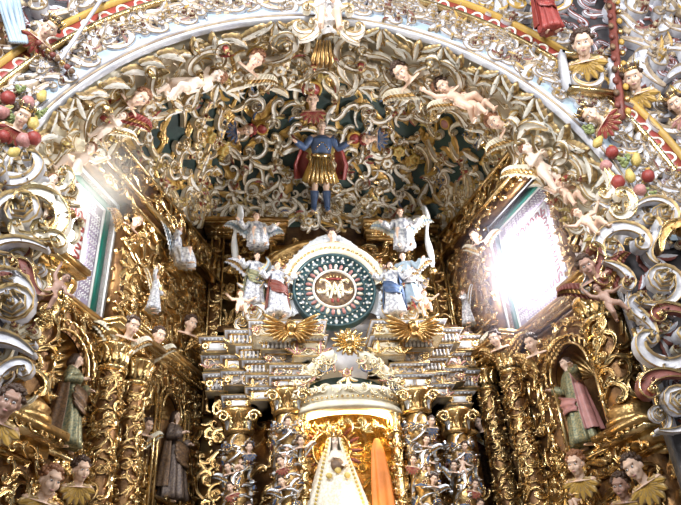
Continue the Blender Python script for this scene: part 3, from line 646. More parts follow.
# ================================================================== WINDOWS
def window(W, win, name, bright, flip):
    a, b, c, d = win; root = struct(empty(name)); fr = [(0, .085, WGREEN, -.10), (.085, .105, WHITE, -.11), (.105, .30, MAUVE, -.13), (.30, .33, WHITE, -.13), (.33, .45, WHITE, -.15)]
    for i, (o0, o1, m, n) in enumerate(fr):
        mb = MB(); B = lambda s0, s1, z0, z1: mb.box((s0, z0, n-.06), (s1, z1, n), m, W.mp)
        B(a+o0, b-o0, d-o1, d-o0); B(a+o0, b-o0, c+o0, c+o1); B(a+o0, a+o1, c+o1, d-o1); B(b-o1, b-o0, c+o1, d-o1)
        o = mb.build(['window_frame', 'window_fillet', 'window_border', 'inner_fillet', 'inner_border'][i], root, False); reg(root, o)
        if i in (2, 4):    # painted script-like squiggles on mauve, red meander on white
            m2 = MB(); o_ = (o0+o1)/2; amp = .045 if i == 2 else .042; q = WHITE if i == 2 else RED; rad = .009 if i == 2 else .013
            L1, L2 = b-a-2*o_, d-c-2*o_
            for (sx, sz, ex, ez) in ((a+o_, d-o_, b-o_, d-o_), (b-o_, d-o_, b-o_, c+o_), (a+o_, c+o_, b-o_, c+o_), (a+o_, d-o_, a+o_, c+o_)):
                Ln = math.hypot(ex-sx, ez-sz); ux, uz = (ex-sx)/Ln, (ez-sz)/Ln; rr = random.Random(5)
                if i == 2:
                    t = .02
                    while t < Ln-.06:
                        l = rr.uniform(.03, .08); ph = rr.uniform(0, 6); tt = np.linspace(t, t+l, 9)
                        for off in (-.06, -.02, .02, .06):
                            am = off+.014*np.sin((tt-t)*150+ph); P = np.stack([sx+ux*tt-uz*am, sz+uz*tt+ux*am, np.full(9, n+.002)], -1); m2.tube(W.mp(P), .0055, q, 4, False)
                        t += l+.022
                else:
                    tt = np.linspace(0, Ln, int(Ln*110)); am = amp*np.clip(np.sin(tt*2*PI/.11)*2.2, -1, 1); P = np.stack([sx+ux*tt-uz*am, sz+uz*tt+ux*am, np.full(len(tt), n+.004)], -1); m2.tube(W.mp(P), rad, q, 5, False)
            reg(o, m2.build('painted_scrollwork', o))
    mb = MB(); mb.box((a+.40, c+.40, -.24), (b-.40, d-.40, -.22), bright, W.mp); reg(root, mb.build('pane', root, False))
    mb = MB(); e = .6
    for (s0, s1, z0, z1) in ((a-.03, a, c-.03, d+.03), (b, b+.03, c-.03, d+.03), (a, b, d, d+.03), (a, b, c-.03, c)): mb.box((s0, z0, -.6), (s1, z1, .0), WHITE, W.mp)
    reg(root, mb.build('reveal', root, False)); return root
window(WL, WIN_L, 'window_1', BRIGHT2, False); window(WR, WIN_R, 'window_2', BRIGHT, True)

# ================================================================== GILDED RETABLES ON THE SIDE WALLS
def cornice(mb, W, s0, s1, z, dep=.28, h=.2, n0=-.02, m=(GOLD, GOLDL), bev=.1):
    st = [(0, .18, .35), (.18, .3, .45), (.3, .62, .7), (.62, .78, .92), (.78, 1, 1)]
    for i, (a, b, e) in enumerate(st): mb.box((s0-bev*e, z+h*a, n0), (s1+bev*e, z+h*b, n0+dep*e), m[i % 2], W.mp)
def dentils(mb, W, s0, s1, z, n, sz=.035, m=GOLDL):
    k = int((s1-s0)/(sz*1.8))
    for i in range(k): s = s0+(i+.3)*(s1-s0)/k; mb.box((s, z, n-.03), (s+sz, z+sz*1.2, n+.015), m, W.mp)
def panel(W, name, s0, s1, z0, z1, n, cell, label, cat='carved panel', seed=1, mats=(GOLD, GOLDL), hsc=1.1, inside=None, frame_=True, ground=GOLDD, group=None):
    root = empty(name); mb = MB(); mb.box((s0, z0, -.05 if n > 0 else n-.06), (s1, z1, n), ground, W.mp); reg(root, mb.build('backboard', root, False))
    mb = MB(); field(mb, s0, s1, z0, z1, cell, mats, W.mp, seed, hsc=hsc, z0=n, inside=inside, over=1.35); reg(root, mb.build('carving', root))
    if frame_:
        mb = MB(); e = .035
        for q in ((s0, s0+e, z0, z1), (s1-e, s1, z0, z1), (s0, s1, z1-e, z1), (s0, s1, z0, z0+e)): mb.box((q[0], q[2], n-.01), (q[1], q[3], n+.055), GOLDL, W.mp)
        reg(root, mb.build('frame', root, False))
    return tag(root, label, cat, group)
COLP = {}
def column_proto(key, rad, h, cell, seed, taper=.9):
    if key in COLP: return COLP[key]
    root = empty('gilded_column'); mb = MB(); z = np.linspace(0, 1, 40); rr = rad*(1-(1-taper)*z)*(1+.06*np.sin(z*h/ (rad*2.4)*2*PI))
    mb.lathe(np.c_[rr, z*h], GOLDD, 28); reg(root, mb.build('shaft', root))
    mb = MB(); C2 = 2*PI*rad
    def mp(V):
        R = np.interp(V[:, 1]/h, z, rr)+V[:, 2]; th = V[:, 0]/rad+V[:, 1]*2.0; return np.c_[R*np.cos(th), R*np.sin(th), V[:, 1]]
    field(mb, 0, C2, .03, h-.03, cell, (GOLD, GOLDL), mp, seed, 'JWEJEC', 1.25, 0.0, over=1.3); reg(root, mb.build('vine_carving', root))
    mb = MB(); mb.lathe([(0, -.2), (rad*1.45, -.2), (rad*1.45, -.14), (rad*1.2, -.12), (rad*1.35, -.07), (rad*1.1, -.03), (rad, 0)], GOLD, 28); reg(root, mb.build('base', root))
    mb = MB(); mb.lathe([(rad*taper, h-.02), (rad*1.15, h), (rad*1.15, h+.03), (rad*.9, h+.04), (rad*1.0, h+.12), (rad*1.3, h+.2), (rad*1.5, h+.21), (rad*1.5, h+.25), (0, h+.25)], GOLDL, 28)
    cap_ = mb.build('capital', root); reg(root, cap_); mb = MB()
    for k in range(10):
        def m3(V, k=k):
            th = V[:, 0]/rad+k*2*PI/10; R = rad*1.0+V[:, 2]+.25*np.maximum(0, V[:, 1]-.08); return np.c_[R*np.cos(th), R*np.sin(th), h+.05+V[:, 1]]
        V, F, M = leaf_data((0, 0), .18, rad*.3, PI/2, .05, 0, 1, 4, 0); ids = np.array([mb.mi(GOLD), mb.mi(GOLDL)]); mb.add(m3(V), F, ids[M])
    reg(cap_, mb.build('leaf_collar', cap_)); COLP[key] = root; return root
def column(key, W, s, z0, n, h, rad, cell, label, group, seed=4, sc=1.0):
    p = column_proto(key, rad, h, cell, seed); return inst(p, Matrix.Translation(W.P(s, z0, n)) @ Matrix.Rotation(s*5, 4, 'Z') @ Matrix.Scale(sc, 4), label, 'column', group)
def niche(W, s, z0, zs, R, label, seed):
    """arched recess with ribbed shell head and scalloped, foliate archivolt"""
    root = empty('statue_niche'); th = np.linspace(0, PI, 19); zz = np.linspace(z0, zs, 4); mb = MB(); D = .24
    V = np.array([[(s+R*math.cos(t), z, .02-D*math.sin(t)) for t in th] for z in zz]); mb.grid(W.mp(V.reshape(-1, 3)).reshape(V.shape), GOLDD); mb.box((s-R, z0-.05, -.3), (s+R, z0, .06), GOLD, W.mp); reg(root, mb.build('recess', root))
    mb = MB(); a = np.linspace(0, PI, 45); ph = np.linspace(0, PI/2, 10)
    V = np.array([[(s+R*math.cos(t)*math.cos(p), zs+R*math.sin(t)*math.cos(p), .02-(D+.03*math.cos(t*22)*math.cos(p))*math.sin(p)) for t in a] for p in ph]); mb.grid(W.mp(V.reshape(-1, 3)).reshape(V.shape), GOLD); reg(root, mb.build('shell_head', root))
    mb = MB(); t = np.linspace(0, PI, 150); nn = 13
    for R2, am, rd, m in ((R+.012, .0, .016, GOLDL), (R+.085, .02, .014, GOLDL)):
        rr = R2+am*np.abs(np.sin(t*nn)); P = np.stack([s+rr*np.cos(t), zs+rr*np.sin(t), np.full(150, .09)], -1); mb.tube(W.mp(P), rd, m, 7)
    for k in range(nn):
        tt = (k+.5)*PI/nn; put_motif(mb, 'L', s+(R+.05)*math.cos(tt), zs+(R+.05)*math.sin(tt), .085, tt, (GOLD, GOLDL), W.mp, 1.2, .05)
    for sg in (-1, 1):
        mb.box((s+sg*R-.012+sg*.03, z0, 0), (s+sg*R+.012+sg*.03, zs, .08), GOLDL, W.mp)
        for k in range(int((zs-z0)/.07)): mb.ell(W.P(s+sg*(R+.07), z0+.04+k*.07, .05), .024, GOLDL, 8)
    reg(root, mb.build('archivolt', root)); return tag(root, label, 'niche')
def arch_plate(W, name, s0, s1, z0, z1, cs, zs, R, label, seed, cell=.15):
    ins = lambda x, y: (y > zs and math.hypot(x-cs, y-zs) > R+.13) or (y <= zs and abs(x-cs) > R+.12)
    root = empty(name); mb = MB(); N = 24; t = np.linspace(0, PI, N)
    inner = np.stack([cs+(R+.005)*np.cos(t), zs+(R+.005)*np.sin(t)], -1); outr = []
    for u in t:
        c, s_ = math.cos(u), math.sin(u); k = min(((s1-cs)/c if c > 1e-6 else 9e9), ((s0-cs)/c if c < -1e-6 else 9e9), ((z1-zs)/s_ if s_ > 1e-6 else 9e9)); outr.append((cs+k*c, zs+k*s_))
    for n in (0.03,): V = np.stack([np.c_[inner, np.full(N, n)], np.c_[np.array(outr), np.full(N, n)]], 1); mb.grid(W.mp(V.reshape(-1, 3)).reshape(V.shape), GOLDD)
    mb.box((s0, z0, -.3), (cs-R, zs, .03), GOLDD, W.mp); mb.box((cs+R, z0, -.3), (s1, zs, .03), GOLDD, W.mp); mb.box((s0, z1-.01, -.33), (s1, z1+.02, .05), GOLDD, W.mp)
    reg(root, mb.build('backboard', root, False)); mb = MB(); field(mb, s0, s1, z0, z1, cell, (GOLD, GOLDL), W.mp, seed, hsc=1.1, z0=.03, inside=ins, over=1.35); reg(root, mb.build('carving', root))
    return tag(root, label, 'carved panel')
def pilaster(W, s, z0, z1, n, wd, label, group, seed):
    root = empty('gilded_pilaster'); mb = MB()
    mb.box((s-wd/2, z0, -.02), (s+wd/2, z1, n), GOLDD, W.mp)
    for sg in (-1, 1): mb.box((s+sg*wd/2-.012, z0, n-.01), (s+sg*wd/2+.012, z1, n+.03), GOLDL, W.mp)
    reg(root, mb.build('shaft', root, False)); mb = MB(); k = int((z1-z0)/(wd*.85))
    for i in range(k): put_motif(mb, 'JAEF'[i % 4], s, z0+(i+.5)*(z1-z0)/k, wd*.95, random.Random(seed+i).uniform(0, 6), (GOLD, GOLDL), W.mp, 1.3, n)
    reg(root, mb.build('carving', root)); return tag(root, label, 'pilaster', group)
def ent(W, name, s0, s1, z, h, dep, label, n0=-.02, m=(GOLD, GOLDL), dent=True, group=None):
    root = empty(name); mb = MB(); cornice(mb, W, s0, s1, z, dep, h, n0, m); reg(root, mb.build('moulding', root, False))
    if dent: mb = MB(); dentils(mb, W, s0, s1, z+h*.2, n0+dep*.52, .03, m[1]); reg(root, mb.build('dentil_course', root, False))
    mb = MB()
    k = max(1, int((s1-s0)/.13))
    for i in range(k): put_motif(mb, 'F' if i % 2 else 'J', s0+(i+.5)*(s1-s0)/k, z+h*.46, .12, i*1.7, m, W.mp, 1.0, n0+dep*.70)
    reg(root, mb.build('carved_frieze', root)); return tag(root, label, 'cornice', group)

def side(W, sgn, L):
    """one gilded side retable; L = picture positions and words"""
    w = L['w']; far = (lambda s: s > 0)
    cb, c1, c2, n1, n2 = [W.pix(*L[k], .12)[0] for k in ('big', 'c1', 'c2', 'n1', 'n2')]
    ztop1 = W.pix(*L['c1top'], .12)[1]; zbt = W.pix(*L['bigtop'], .12)[1]; zbb = W.pix(*L['bigbot'], .12)[1]
    column('big', W, cb, zbb+.2, .16, zbt-zbb-.45, .165, .17, f'thick gilded column carved with vines, outermost on the {w} retable', None)
    ch = 1.55; bz = ztop1-ch-.25
    column('thin', W, c1, bz, .15, ch, .115, .12, f'slim gilded vine column beside the arched niche, {w} retable', None)
    column('thin', W, c2, bz, .15, ch, .115, .125, f'slim gilded vine column of the {w} retable, nearer the altar', None)
    lo = lambda a, b: (min(a, b), max(a, b))
    # statue niches
    R1 = L['R1']; zs1 = W.pix(*L['n1arc'], 0)[1]-R1; z01 = W.pix(*L['n1foot'], 0)[1]
    niche(W, n1, z01, zs1, R1, f'arched gilded shell niche between the columns of the {w} retable', 1)
    a, b = lo(cb, c1); arch_plate(W, 'niche_surround', a+.05, b-.05, z01-.5, zs1+R1+.3, n1, zs1, R1, f'gilded foliate surround of the big arched niche, {w} retable', 11*sgn+30)
    R2 = .2; zs2 = W.pix(*L['n2arc'], 0)[1]-R2; z02 = zs2-1.0
    niche(W, n2, z02, zs2, R2, f'small arched gilded shell niche next to the main altar, {w} side', 2)
    e = W.L-.02 if sgn > 0 else .02; a, b = lo(c2, e); arch_plate(W, 'niche_surround', a+.06, b, z02-.3, zs2+R2+.32, n2, zs2, R2, f'gilded foliate surround of the small arched niche, {w} retable', 17*sgn+40)
    for k, ss in enumerate((n2-R2-.13, n2+R2+.13)): pilaster(W, ss, z02-.1, zs2+.1, .09, .085, f"thin gilded pilaster {'left' if k == 0 else 'right'} of the small niche, {w} retable", None, k*7)
    a, b = lo(c1, c2); pilaster(W, (a+b)/2, bz-.2, ztop1, .0, .12, f'flat gilded strip between the two slim columns, {w} retable', None, 3)
    ent(W, 'gilded_cornice', a-.12, b+.12, ztop1, .22, .36, f'stepped gilded cornice on the two slim columns, {w} retable')
    ent(W, 'gilded_cornice', cb-.18, cb+.18, zbt, .2, .4, f'gilded cornice block over the thick column, {w} retable')
    root = empty('gilded_pedestal'); mb = MB(); cornice(mb, W, cb-.14, cb+.14, zbb-.28, .42, .28, -.02, bev=.18); mb.box((cb-.16, zbb-1.2, -.02), (cb+.16, zbb-.28, .2), GOLDD, W.mp); reg(root, mb.build('moulding', root, False))
    mb = MB(); field(mb, cb-.16, cb+.16, zbb-1.1, zbb-.3, .16, (GOLD, GOLDL), W.mp, 9, z0=.2); field(mb, cb-.3, cb+.3, zbb-.10, zbb-.02, .09, (GOLD, GOLDL), W.mp, 10, z0=.38); field(mb, cb-.2, cb+.2, zbb-.24, zbb-.14, .1, (GOLD, GOLDL), W.mp, 10, z0=.27); reg(root, mb.build('carving', root)); tag(root, f'projecting stepped gilded pedestal under the thick column, {w} retable', 'pedestal')
    # predella under everything and gilded field over the columns
    panel(W, 'gilded_predella', .25, W.L-.05, 2.2, z01-.06, .05, .17, f'carved gilded base zone along the foot of the {w} retable', seed=5+sgn)
    a, b = lo(c2, e); zt = zs2+R2+.34; panel(W, 'gilded_retable', a-.05, b, zt, L['zc'], .02, .19, f'carved gilded panel above the small niche, {w} wall', seed=15+sgn)
    ent(W, 'gilded_cornice', lo(n2, e)[0]-.25, lo(n2, e)[1]-.05, zt-.06, .14, .24, f'narrow gilded cornice over the small niche, {w} retable')
    return cb, c1, c2, n1, n2
LL = dict(w='left', big=(24, 371), c1=(101, 430), c2=(127, 430), n1=(64, 400), n2=(172, 450), c1top=(108, 345), bigtop=(62, 296), bigbot=(20, 430), n1arc=(68, 338), n1foot=(62, 452), R1=.30, n2arc=(174, 402), zc=5.1)
RR = dict(w='right', big=(625, 380), c1=(525, 430), c2=(497, 430), n1=(574, 400), n2=(474, 450), c1top=(512, 352), bigtop=(592, 300), bigbot=(630, 432), n1arc=(566, 350), n1foot=(590, 452), R1=.30, n2arc=(466, 402), zc=5.45)
SL = side(WL, 1, LL); SR = side(WR, -1, RR)
# gilded upper walls round the windows
sL, sR = WL.L, 0.0
panel(WL, 'gilded_retable', WIN_L[1]+.02, WL.L-.02, 5.1, 6.45, .03, .20, 'carved gilded panel between the left window and the altar', seed=31, ground=GOLD, hsc=.8)
panel(WR, 'gilded_retable', .02, WIN_R[0]-.02, 5.45, 7.1, .03, .20, 'carved gilded panel between the right window and the altar', seed=32, ground=GOLD, hsc=.8)
panel(WL, 'gilded_retable', -.2, WIN_L[0]-.02, 4.6, 6.45, .05, .2, 'carved gilded strip on the near side of the left window', seed=33)
panel(WR, 'gilded_retable', WIN_R[1]+.02, WR.L+.1, 4.9, 7.1, .05, .2, 'carved gilded strip on the near side of the right window', seed=34)
panel(WL, 'gilded_frieze', -.1, WL.L-.02, 6.45, 6.86, .16, .19, 'projecting carved gilded frieze over the left window', seed=35)
panel(WR, 'gilded_frieze', .02, WR.L+.1, 6.86, 7.2, .14, .17, 'projecting carved gilded frieze over the right window', seed=36)
for W, win, w, sd in ((WL, WIN_L, 'left', 1), (WR, WIN_R, 'right', 2)):
    root = empty('window_surround'); mb = MB(); e = .13
    for (a, b, c, d) in ((win[0]-e, win[1]+e, win[3], win[3]+e), (win[0]-e, win[0], win[2], win[3]), (win[1], win[1]+e, win[2], win[3])): mb.box((a, c, -.02), (b, d, .10), GOLDD, W.mp)
    reg(root, mb.build('casing', root, False)); mb = MB()
    for (a, b, c, d) in ((win[0]-e, win[1]+e, win[3], win[3]+e), (win[0]-e, win[0], win[2], win[3]), (win[1], win[1]+e, win[2], win[3])): field(mb, a, b, c, d, .13, (GOLD, GOLDL), W.mp, sd, hsc=1.3, z0=.10, over=1.25)
    reg(root, mb.build('carving', root)); tag(root, f'foliate gilded casing round the {w} window', 'window surround')
    ent(W, 'gilded_sill', win[0]-.05, win[1]+.1, win[2]-.13, .13, .14, f'projecting gilded sill cornice under the {w} window')
# small bracket pedestals for the wall angels
def bracket(W, px, py, n, wd, label):
    s, z = W.pix(px, py, n); root = empty('gilded_bracket'); mb = MB(); cornice(mb, W, s-wd/2, s+wd/2, z-.08, n+.12, .08, .03, bev=.03); reg(root, mb.build('shelf', root, False)); mb = MB()
    for q in (-1, 1): put_motif(mb, 'J', s+q*wd*.35, z-.22, wd*.8, PI/2+q*.6, (GOLD, GOLDL), W.mp, 1.2, .04, q > 0)
    for k in range(7): put_motif(mb, 'L', s+(k-3)*wd*.17, z-.42, wd*.8, PI/2-(k-3)*.2, (GOLD, GOLDL), W.mp, 1, .04)
    reg(root, mb.build('scroll_support', root)); tag(root, label, 'bracket'); return s, z
bracket(WL, 176, 268, .12, .26, 'gilded scroll bracket under the seated angel, left wall'); bracket(WL, 150, 308, .10, .2, 'gilded scroll bracket under the flying angel, left wall')
bracket(WR, 428, 272, .10, .24, 'gilded scroll bracket beside the altar, right wall'); bracket(WR, 470, 324, .10, .24, 'gilded scroll bracket under the white angel, right wall')

# ================================================================== BACK WALL AND MAIN ALTARPIECE
panel(WB, 'gilded_retable', .05, 3.45, 3.0, 7.15, .02, .24, 'carved gilded back panel behind the main altarpiece', seed=51, frame_=False, ground=GOLD, hsc=.8)
ent(WB, 'gilded_cornice', .02, 1.05, 7.22, .22, .34, 'gilded cornice over the back wall, left of the domed crest'); ent(WB, 'gilded_cornice', 2.35, 3.3, 7.22, .22, .34, 'gilded cornice over the back wall, right of the domed crest')
for k, s in enumerate((.14, .52, 2.9, 3.3)): pilaster(WB, s, 4.6, 7.2, .12, .17, f"{['outer', 'inner', 'inner', 'outer'][k]} gilded pilaster on the back wall, {['left', 'left', 'right', 'right'][k]} of the disc", None, k*3)
ZC = onY(334, 292, 7.25); CX, CZ = ZC.x, ZC.z
def disc_mesh(rad): pass
Y0 = 7.25
root = empty('gilded_arch'); mb = MB(); t = np.linspace(.12, PI-.12, 60); rad = np.stack([np.cos(t), 0*t, np.sin(t)], -1); P = np.stack([CX-.05+.92*np.cos(t), np.full(60, 7.95), CZ+.12+.92*np.sin(t)], -1)
mb.sweep(P, [(-.12, 0), (-.12, .12), (0, .16), (.03, .22), (.09, .22), (.12, .12), (.12, 0)], GOLD, rad); reg(root, mb.build('moulding', root)); mb = MB()
for k in range(22):
    tt = .15+(PI-.3)*k/21; put_motif(mb, 'JF'[k % 2], 0, 0, .2, k, (GOLDL, GOLD), lambda V, tt=tt: np.c_[CX-.05+(.92+V[:, 1])*math.cos(tt)-V[:, 0]*math.sin(tt), 7.82-V[:, 2], CZ+.12+(.92+V[:, 1])*math.sin(tt)+V[:, 0]*math.cos(tt)])
reg(root, mb.build('carving', root)); tag(root, 'gilded arch on the back wall behind the white domed crest', 'arch')
# white openwork crest
root = empty('domed_crest'); mb = MB(); t = np.linspace(-.55, PI+.55, 90); th_ = .70+.17*np.exp(-((t-PI/2)/.45)**2)
V = [];
for rr, y in ((.50, 7.36), (.50, 7.30), (.54, 7.28), (None, 7.26), (None, 7.40)):
    R = np.full(90, rr) if rr else th_; V.append(np.stack([CX+R*np.cos(t), np.full(90, y), CZ+R*np.sin(t)], -1))
mb.grid(np.array(V), WHITE); reg(root, mb.build('shell', root)); mb = MB()
for k in range(46):
    tt = -.5+(PI+1.0)*k/45; R = np.interp(tt, t, th_); put_motif(mb, 'EFJ'[k % 3], 0, 0, .13, k*1.3, (WHITE, SILVER), lambda V, tt=tt, R=R: np.c_[CX+(R-.07+V[:, 1])*math.cos(tt)-V[:, 0]*math.sin(tt), 7.28-V[:, 2], CZ+(R-.07+V[:, 1])*math.sin(tt)+V[:, 0]*math.cos(tt)])
for k in range(34): tt = -.5+(PI+1.0)*k/33; R = np.interp(tt, t, th_)+.015; mb.ell((CX+R*math.cos(tt), 7.32, CZ+R*math.sin(tt)), .028, SILVER, 8)
reg(root, mb.build('lace_carving', root)); tag(root, 'white domed openwork crest arching over the monogram disc', 'crest')
# cream arched moulding hugging the disc
root = empty('arched_moulding'); mb = MB(); t = np.linspace(.1, PI-.1, 60); rad = np.stack([np.cos(t), 0*t, np.sin(t)], -1); P = np.stack([CX+.555*np.cos(t), np.full(60, 7.26), CZ+.555*np.sin(t)], -1)
mb.sweep(P, [(-.04, 0), (-.04, .10), (0, .14), (.03, .10), (.06, .16), (.09, .16), (.09, 0)], CREAM, rad); reg(root, mb.build('moulding', root)); mb = MB()
for k in range(30): tt = .12+(PI-.24)*k/29; mb.ell((CX+.58*math.cos(tt), 7.14, CZ+.58*math.sin(tt)), .022, GOLDL, 8)
reg(root, mb.build('bead_course', root)); tag(root, 'cream arched moulding with gilt beads just above the disc', 'moulding')
# monogram disc
root = empty('monogram_disc'); Y = 7.20; RO = .50
dm = lambda r0, r1, y0, y1, m, mb: mb.grid(np.array([[(CX+q*math.cos(a), y, CZ+q*math.sin(a)) for a in np.linspace(0, 2*PI, 61)] for q, y in ((r0, 7.3), (r0, y0), ((r0+r1)/2, (y0+y1)/2-.01), (r1, y1), (r1, 7.3))]), m)
mb = MB(); dm(.0, RO*1.0, Y, Y, TEAL, mb); reg(root, mb.build('teal_board', root))
mb = MB(); dm(RO*.975, RO*1.03, Y-.035, Y-.035, TEAL, mb); dm(RO*.74, RO*.775, Y-.03, Y-.03, TEAL, mb)
for n_, R_, sz in ((44, .93, .014), (36, .80, .012)):
    for k in range(n_): a = 2*PI*k/n_; mb.ell((CX+RO*R_*math.cos(a), Y-.02, CZ+RO*R_*math.sin(a)), sz, IVORY, 8)
for k in range(22): a = 2*PI*(k+.5)/22; mb.ell((CX+RO*.865*math.cos(a), Y-.005, CZ+RO*.865*math.sin(a)), (.026, .02, .026), SILVER, 8)
reg(root, mb.build('beaded_rim', root)); mb = MB()
for k in range(30):
    a = 2*PI*k/30; T = Matrix.Translation((CX+RO*.64*math.cos(a), Y-.02, CZ+RO*.64*math.sin(a))) @ Matrix.Rotation(-a, 4, 'Y'); mb.ell((0, 0, 0), (.045, .03, .021), CREAM if k % 2 else PINK, 10, T=T)
reg(root, mb.build('ring_of_lobes', root)); mb = MB(); dm(RO*.50, RO*.545, Y-.045, Y-.045, IVORY, mb); reg(root, mb.build('white_ring', root))
mb = MB(); dm(0, RO*.5, Y-.012, Y-.012, BROWN, mb); reg(root, mb.build('centre_field', root)); mb = MB()
def strokes(P, wd=.017): P = np.array(P, float)*RO*.44; mb.add(*(lambda V, F, M: (np.c_[CX+V[:, 0], Y-.02-V[:, 2], CZ+V[:, 1]], F, np.array([mb.mi(IVORY), mb.mi(GOLDL)])[M]))(*ribbon_data(P, np.full(len(P), wd*1.15), np.full(len(P), .035), 0, 1)))
def seg(*pts): 
    out = []
    for p, q in zip(pts[:-1], pts[1:]): out += [(p[0]+(q[0]-p[0])*t, p[1]+(q[1]-p[1])*t) for t in np.linspace(0, 1, 6, endpoint=False)]
    return out+[pts[-1]]
strokes(seg((-.42, -.5), (-.42, .45))); strokes(seg((-.42, .45), (0, -.35), (.42, .45))); strokes(seg((.42, .45), (.42, -.5))); strokes(seg((-.28, -.62), (0, .38), (.28, -.62))); strokes(seg((-.18, -.2), (.18, -.2)), .012)
for q in (-1, 1):
    P, _ = path_of('J', 30); strokes(np.c_[q*(P[:, 0]*.62+.62), P[:, 1]*.62*1-.1]); strokes(np.c_[q*(P[:, 0]*.45+.55), -P[:, 1]*.5+.42], .012)
reg(root, mb.build('monogram', root)); mb = MB()
mb.box((CX-.10, Y-.05, CZ+.125), (CX+.10, Y-.01, CZ+.145), RED)
for k in range(5): mb.ell((CX+(k-2)*.04, Y-.03, CZ+.165+.012*(2-abs(k-2))), (.014, .014, .026), GOLDL, 8)
reg(root, mb.build('crown_mark', root))
for q in (-1, 1): mb = MB(); mb.ell((CX+q*.035, Y-.03, CZ-.16), (.02, .015, .03), RED, 8); reg(root, mb.build('red_drop', root))
tag(root, 'round teal disc with beaded rim and gold MA monogram', 'disc')

# stepped entablature blocks; each breaks forward over a support
ENTM = (CREAM, GOLDL)
def block(x0, x1, z0, z1, Y, label, style, seed=0):
    """style: panel | baluster | cornice | relief"""
    root = empty('entablature_block'); mb = MB(); h = z1-z0; wl = WB; D = 8.2-Y
    mb.box((x0, Y, z0), (x1, 8.1, z1-h*.25), DGREY if style != 'cornice' else CREAM); reg(root, mb.build('body', root, False)); mb = MB()
    for a, b, e, m in ((.70, .78, .015, GOLD), (.78, .88, .03, DGREY), (.88, .94, .05, GREY), (.94, 1.0, .06, EDGE), (0, .07, .015, EDGE)): mb.box((x0-e, Y-e, z0+h*a), (x1+e, 8.1, z0+h*b), m)
    reg(root, mb.build('cornice', root, False)); mb = MB(); r2 = random.Random(seed)
    if style == 'panel':
        n = max(1, round((x1-x0)/.22))
        for i in range(n): a = x0+(x1-x0)*(i+.12)/n; b = x0+(x1-x0)*(i+.88)/n; mb.box((a, Y-.012, z0+h*.16), (b, Y+.01, z0+h*.62), WHITE if style == 'panel' and seed % 3 else ENTW); mb.box((a-.008, Y-.006, z0+h*.12), (b+.008, Y+.01, z0+h*.66), GOLD)
        reg(root, mb.build('white_panel', root, False))
    elif style == 'baluster':
        n = max(3, round((x1-x0)/.045))
        for i in range(n): x = x0+(x1-x0)*(i+.5)/n; mb.lathe([(0, 0), (.014, 0), (.018, h*.18), (.009, h*.3), (.015, h*.5), (0, h*.56)], ENTW, 8, (x, Y-.016, z0+h*.1))
        reg(root, mb.build('baluster_row', root))
    else:
        n = max(1, round((x1-x0)/.11))
        for i in range(n): put_motif(mb, r2.choice('JEFC'), x0+(x1-x0)*(i+.5)/n, z0+h*.4, min(.13, h*.9), r2.uniform(0, 6), (DGREY if style == 'relief' else CREAM, GOLD), lambda V: np.c_[V[:, 0], Y-V[:, 2], V[:, 1]])
        reg(root, mb.build('carving', root))
    for q, xx in ((0, x0), (1, x1)): mb = MB(); put_motif(mb, 'A' if seed % 2 else 'F', xx+(.03 if q == 0 else -.03), z0+h*.42, h*.9, 0, (GOLD if seed % 3 else PINK, GOLDL), lambda V: np.c_[V[:, 0], Y-V[:, 2], V[:, 1]]); reg(root, mb.build('corner_leaf', root))
    mb = MB(); n = max(2, int((x1-x0)/.04))
    for i in range(n): x = x0+(x1-x0)*(i+.25)/n; mb.box((x, Y-.04, z0+h*.80), (x+.018, Y-.01, z0+h*.88), WHITE)
    reg(root, mb.build('dentil_course', root, False)); return tag(root, label, 'entablature')
# (px0, px1, py0, py1, Y, style) read on the left half, repeated on the right half about the altar's axis
BK = [(253, 322, 322, 336, 6.85, 'cornice', 'topmost pedestal block carrying the winged head'), (229, 254, 331, 345, 7.15, 'baluster', 'upper outer block'), (203, 230, 338, 353, 7.45, 'panel', 'outermost high block with white panel'),
      (294, 323, 337, 357, 6.95, 'cornice', 'bright cream block beside the broken pediment'), (262, 296, 337, 350, 7.0, 'baluster', 'first baluster block under the pedestal'), (240, 264, 347, 360, 7.2, 'baluster', 'second baluster block'),
      (266, 300, 351, 364, 7.1, 'relief', 'carved block in the middle tier'), (224, 243, 356, 370, 7.4, 'panel', 'middle outer block with white panel'), (246, 270, 361, 374, 7.25, 'baluster', 'lower baluster block'),
      (274, 305, 366, 377, 7.0, 'relief', 'carved block above the column panels'), (225, 250, 372, 386, 7.35, 'relief', 'lower outer carved block'), (250, 274, 376, 388, 7.15, 'relief', 'inner carved block of the lower tier'),
      (274, 306, 377, 390, 6.85, 'panel', 'white-panelled block on the inner column'), (250, 274, 388, 401, 7.0, 'panel', 'white-panelled block between the columns'), (226, 251, 396, 409, 7.1, 'panel', 'white-panelled block on the outer column'), (205, 226, 356, 370, 7.55, 'relief', 'recessed outermost carved block'), (207, 227, 374, 392, 7.5, 'baluster', 'recessed outermost baluster block')]
mb = MB(); mb.box((-1.52, 7.62, 2.6), (-.62, 8.25, 5.5), GOLDD); mb.box((.62, 7.62, 2.6), (1.52, 8.25, 5.5), GOLDD); mb.box((-1.52, 7.62, 4.75), (1.52, 8.25, 5.42), GREY); mb.box((-.6, 7.45, 5.42), (.62, 8.2, 5.75), GREY)
root = empty('altarpiece_core'); reg(root, mb.build('carcass', root, False))
for q in (-1, 1): mb = MB(); field(mb, q*1.07-.45, q*1.07+.45, 2.7, 4.7, .2, (GOLD, GOLDL), lambda V: np.c_[V[:, 0], 7.62-V[:, 2], V[:, 1]], 61+q); reg(root, mb.build('carving', root))
tag(root, 'gilded body of the main altarpiece behind its columns', 'altarpiece')
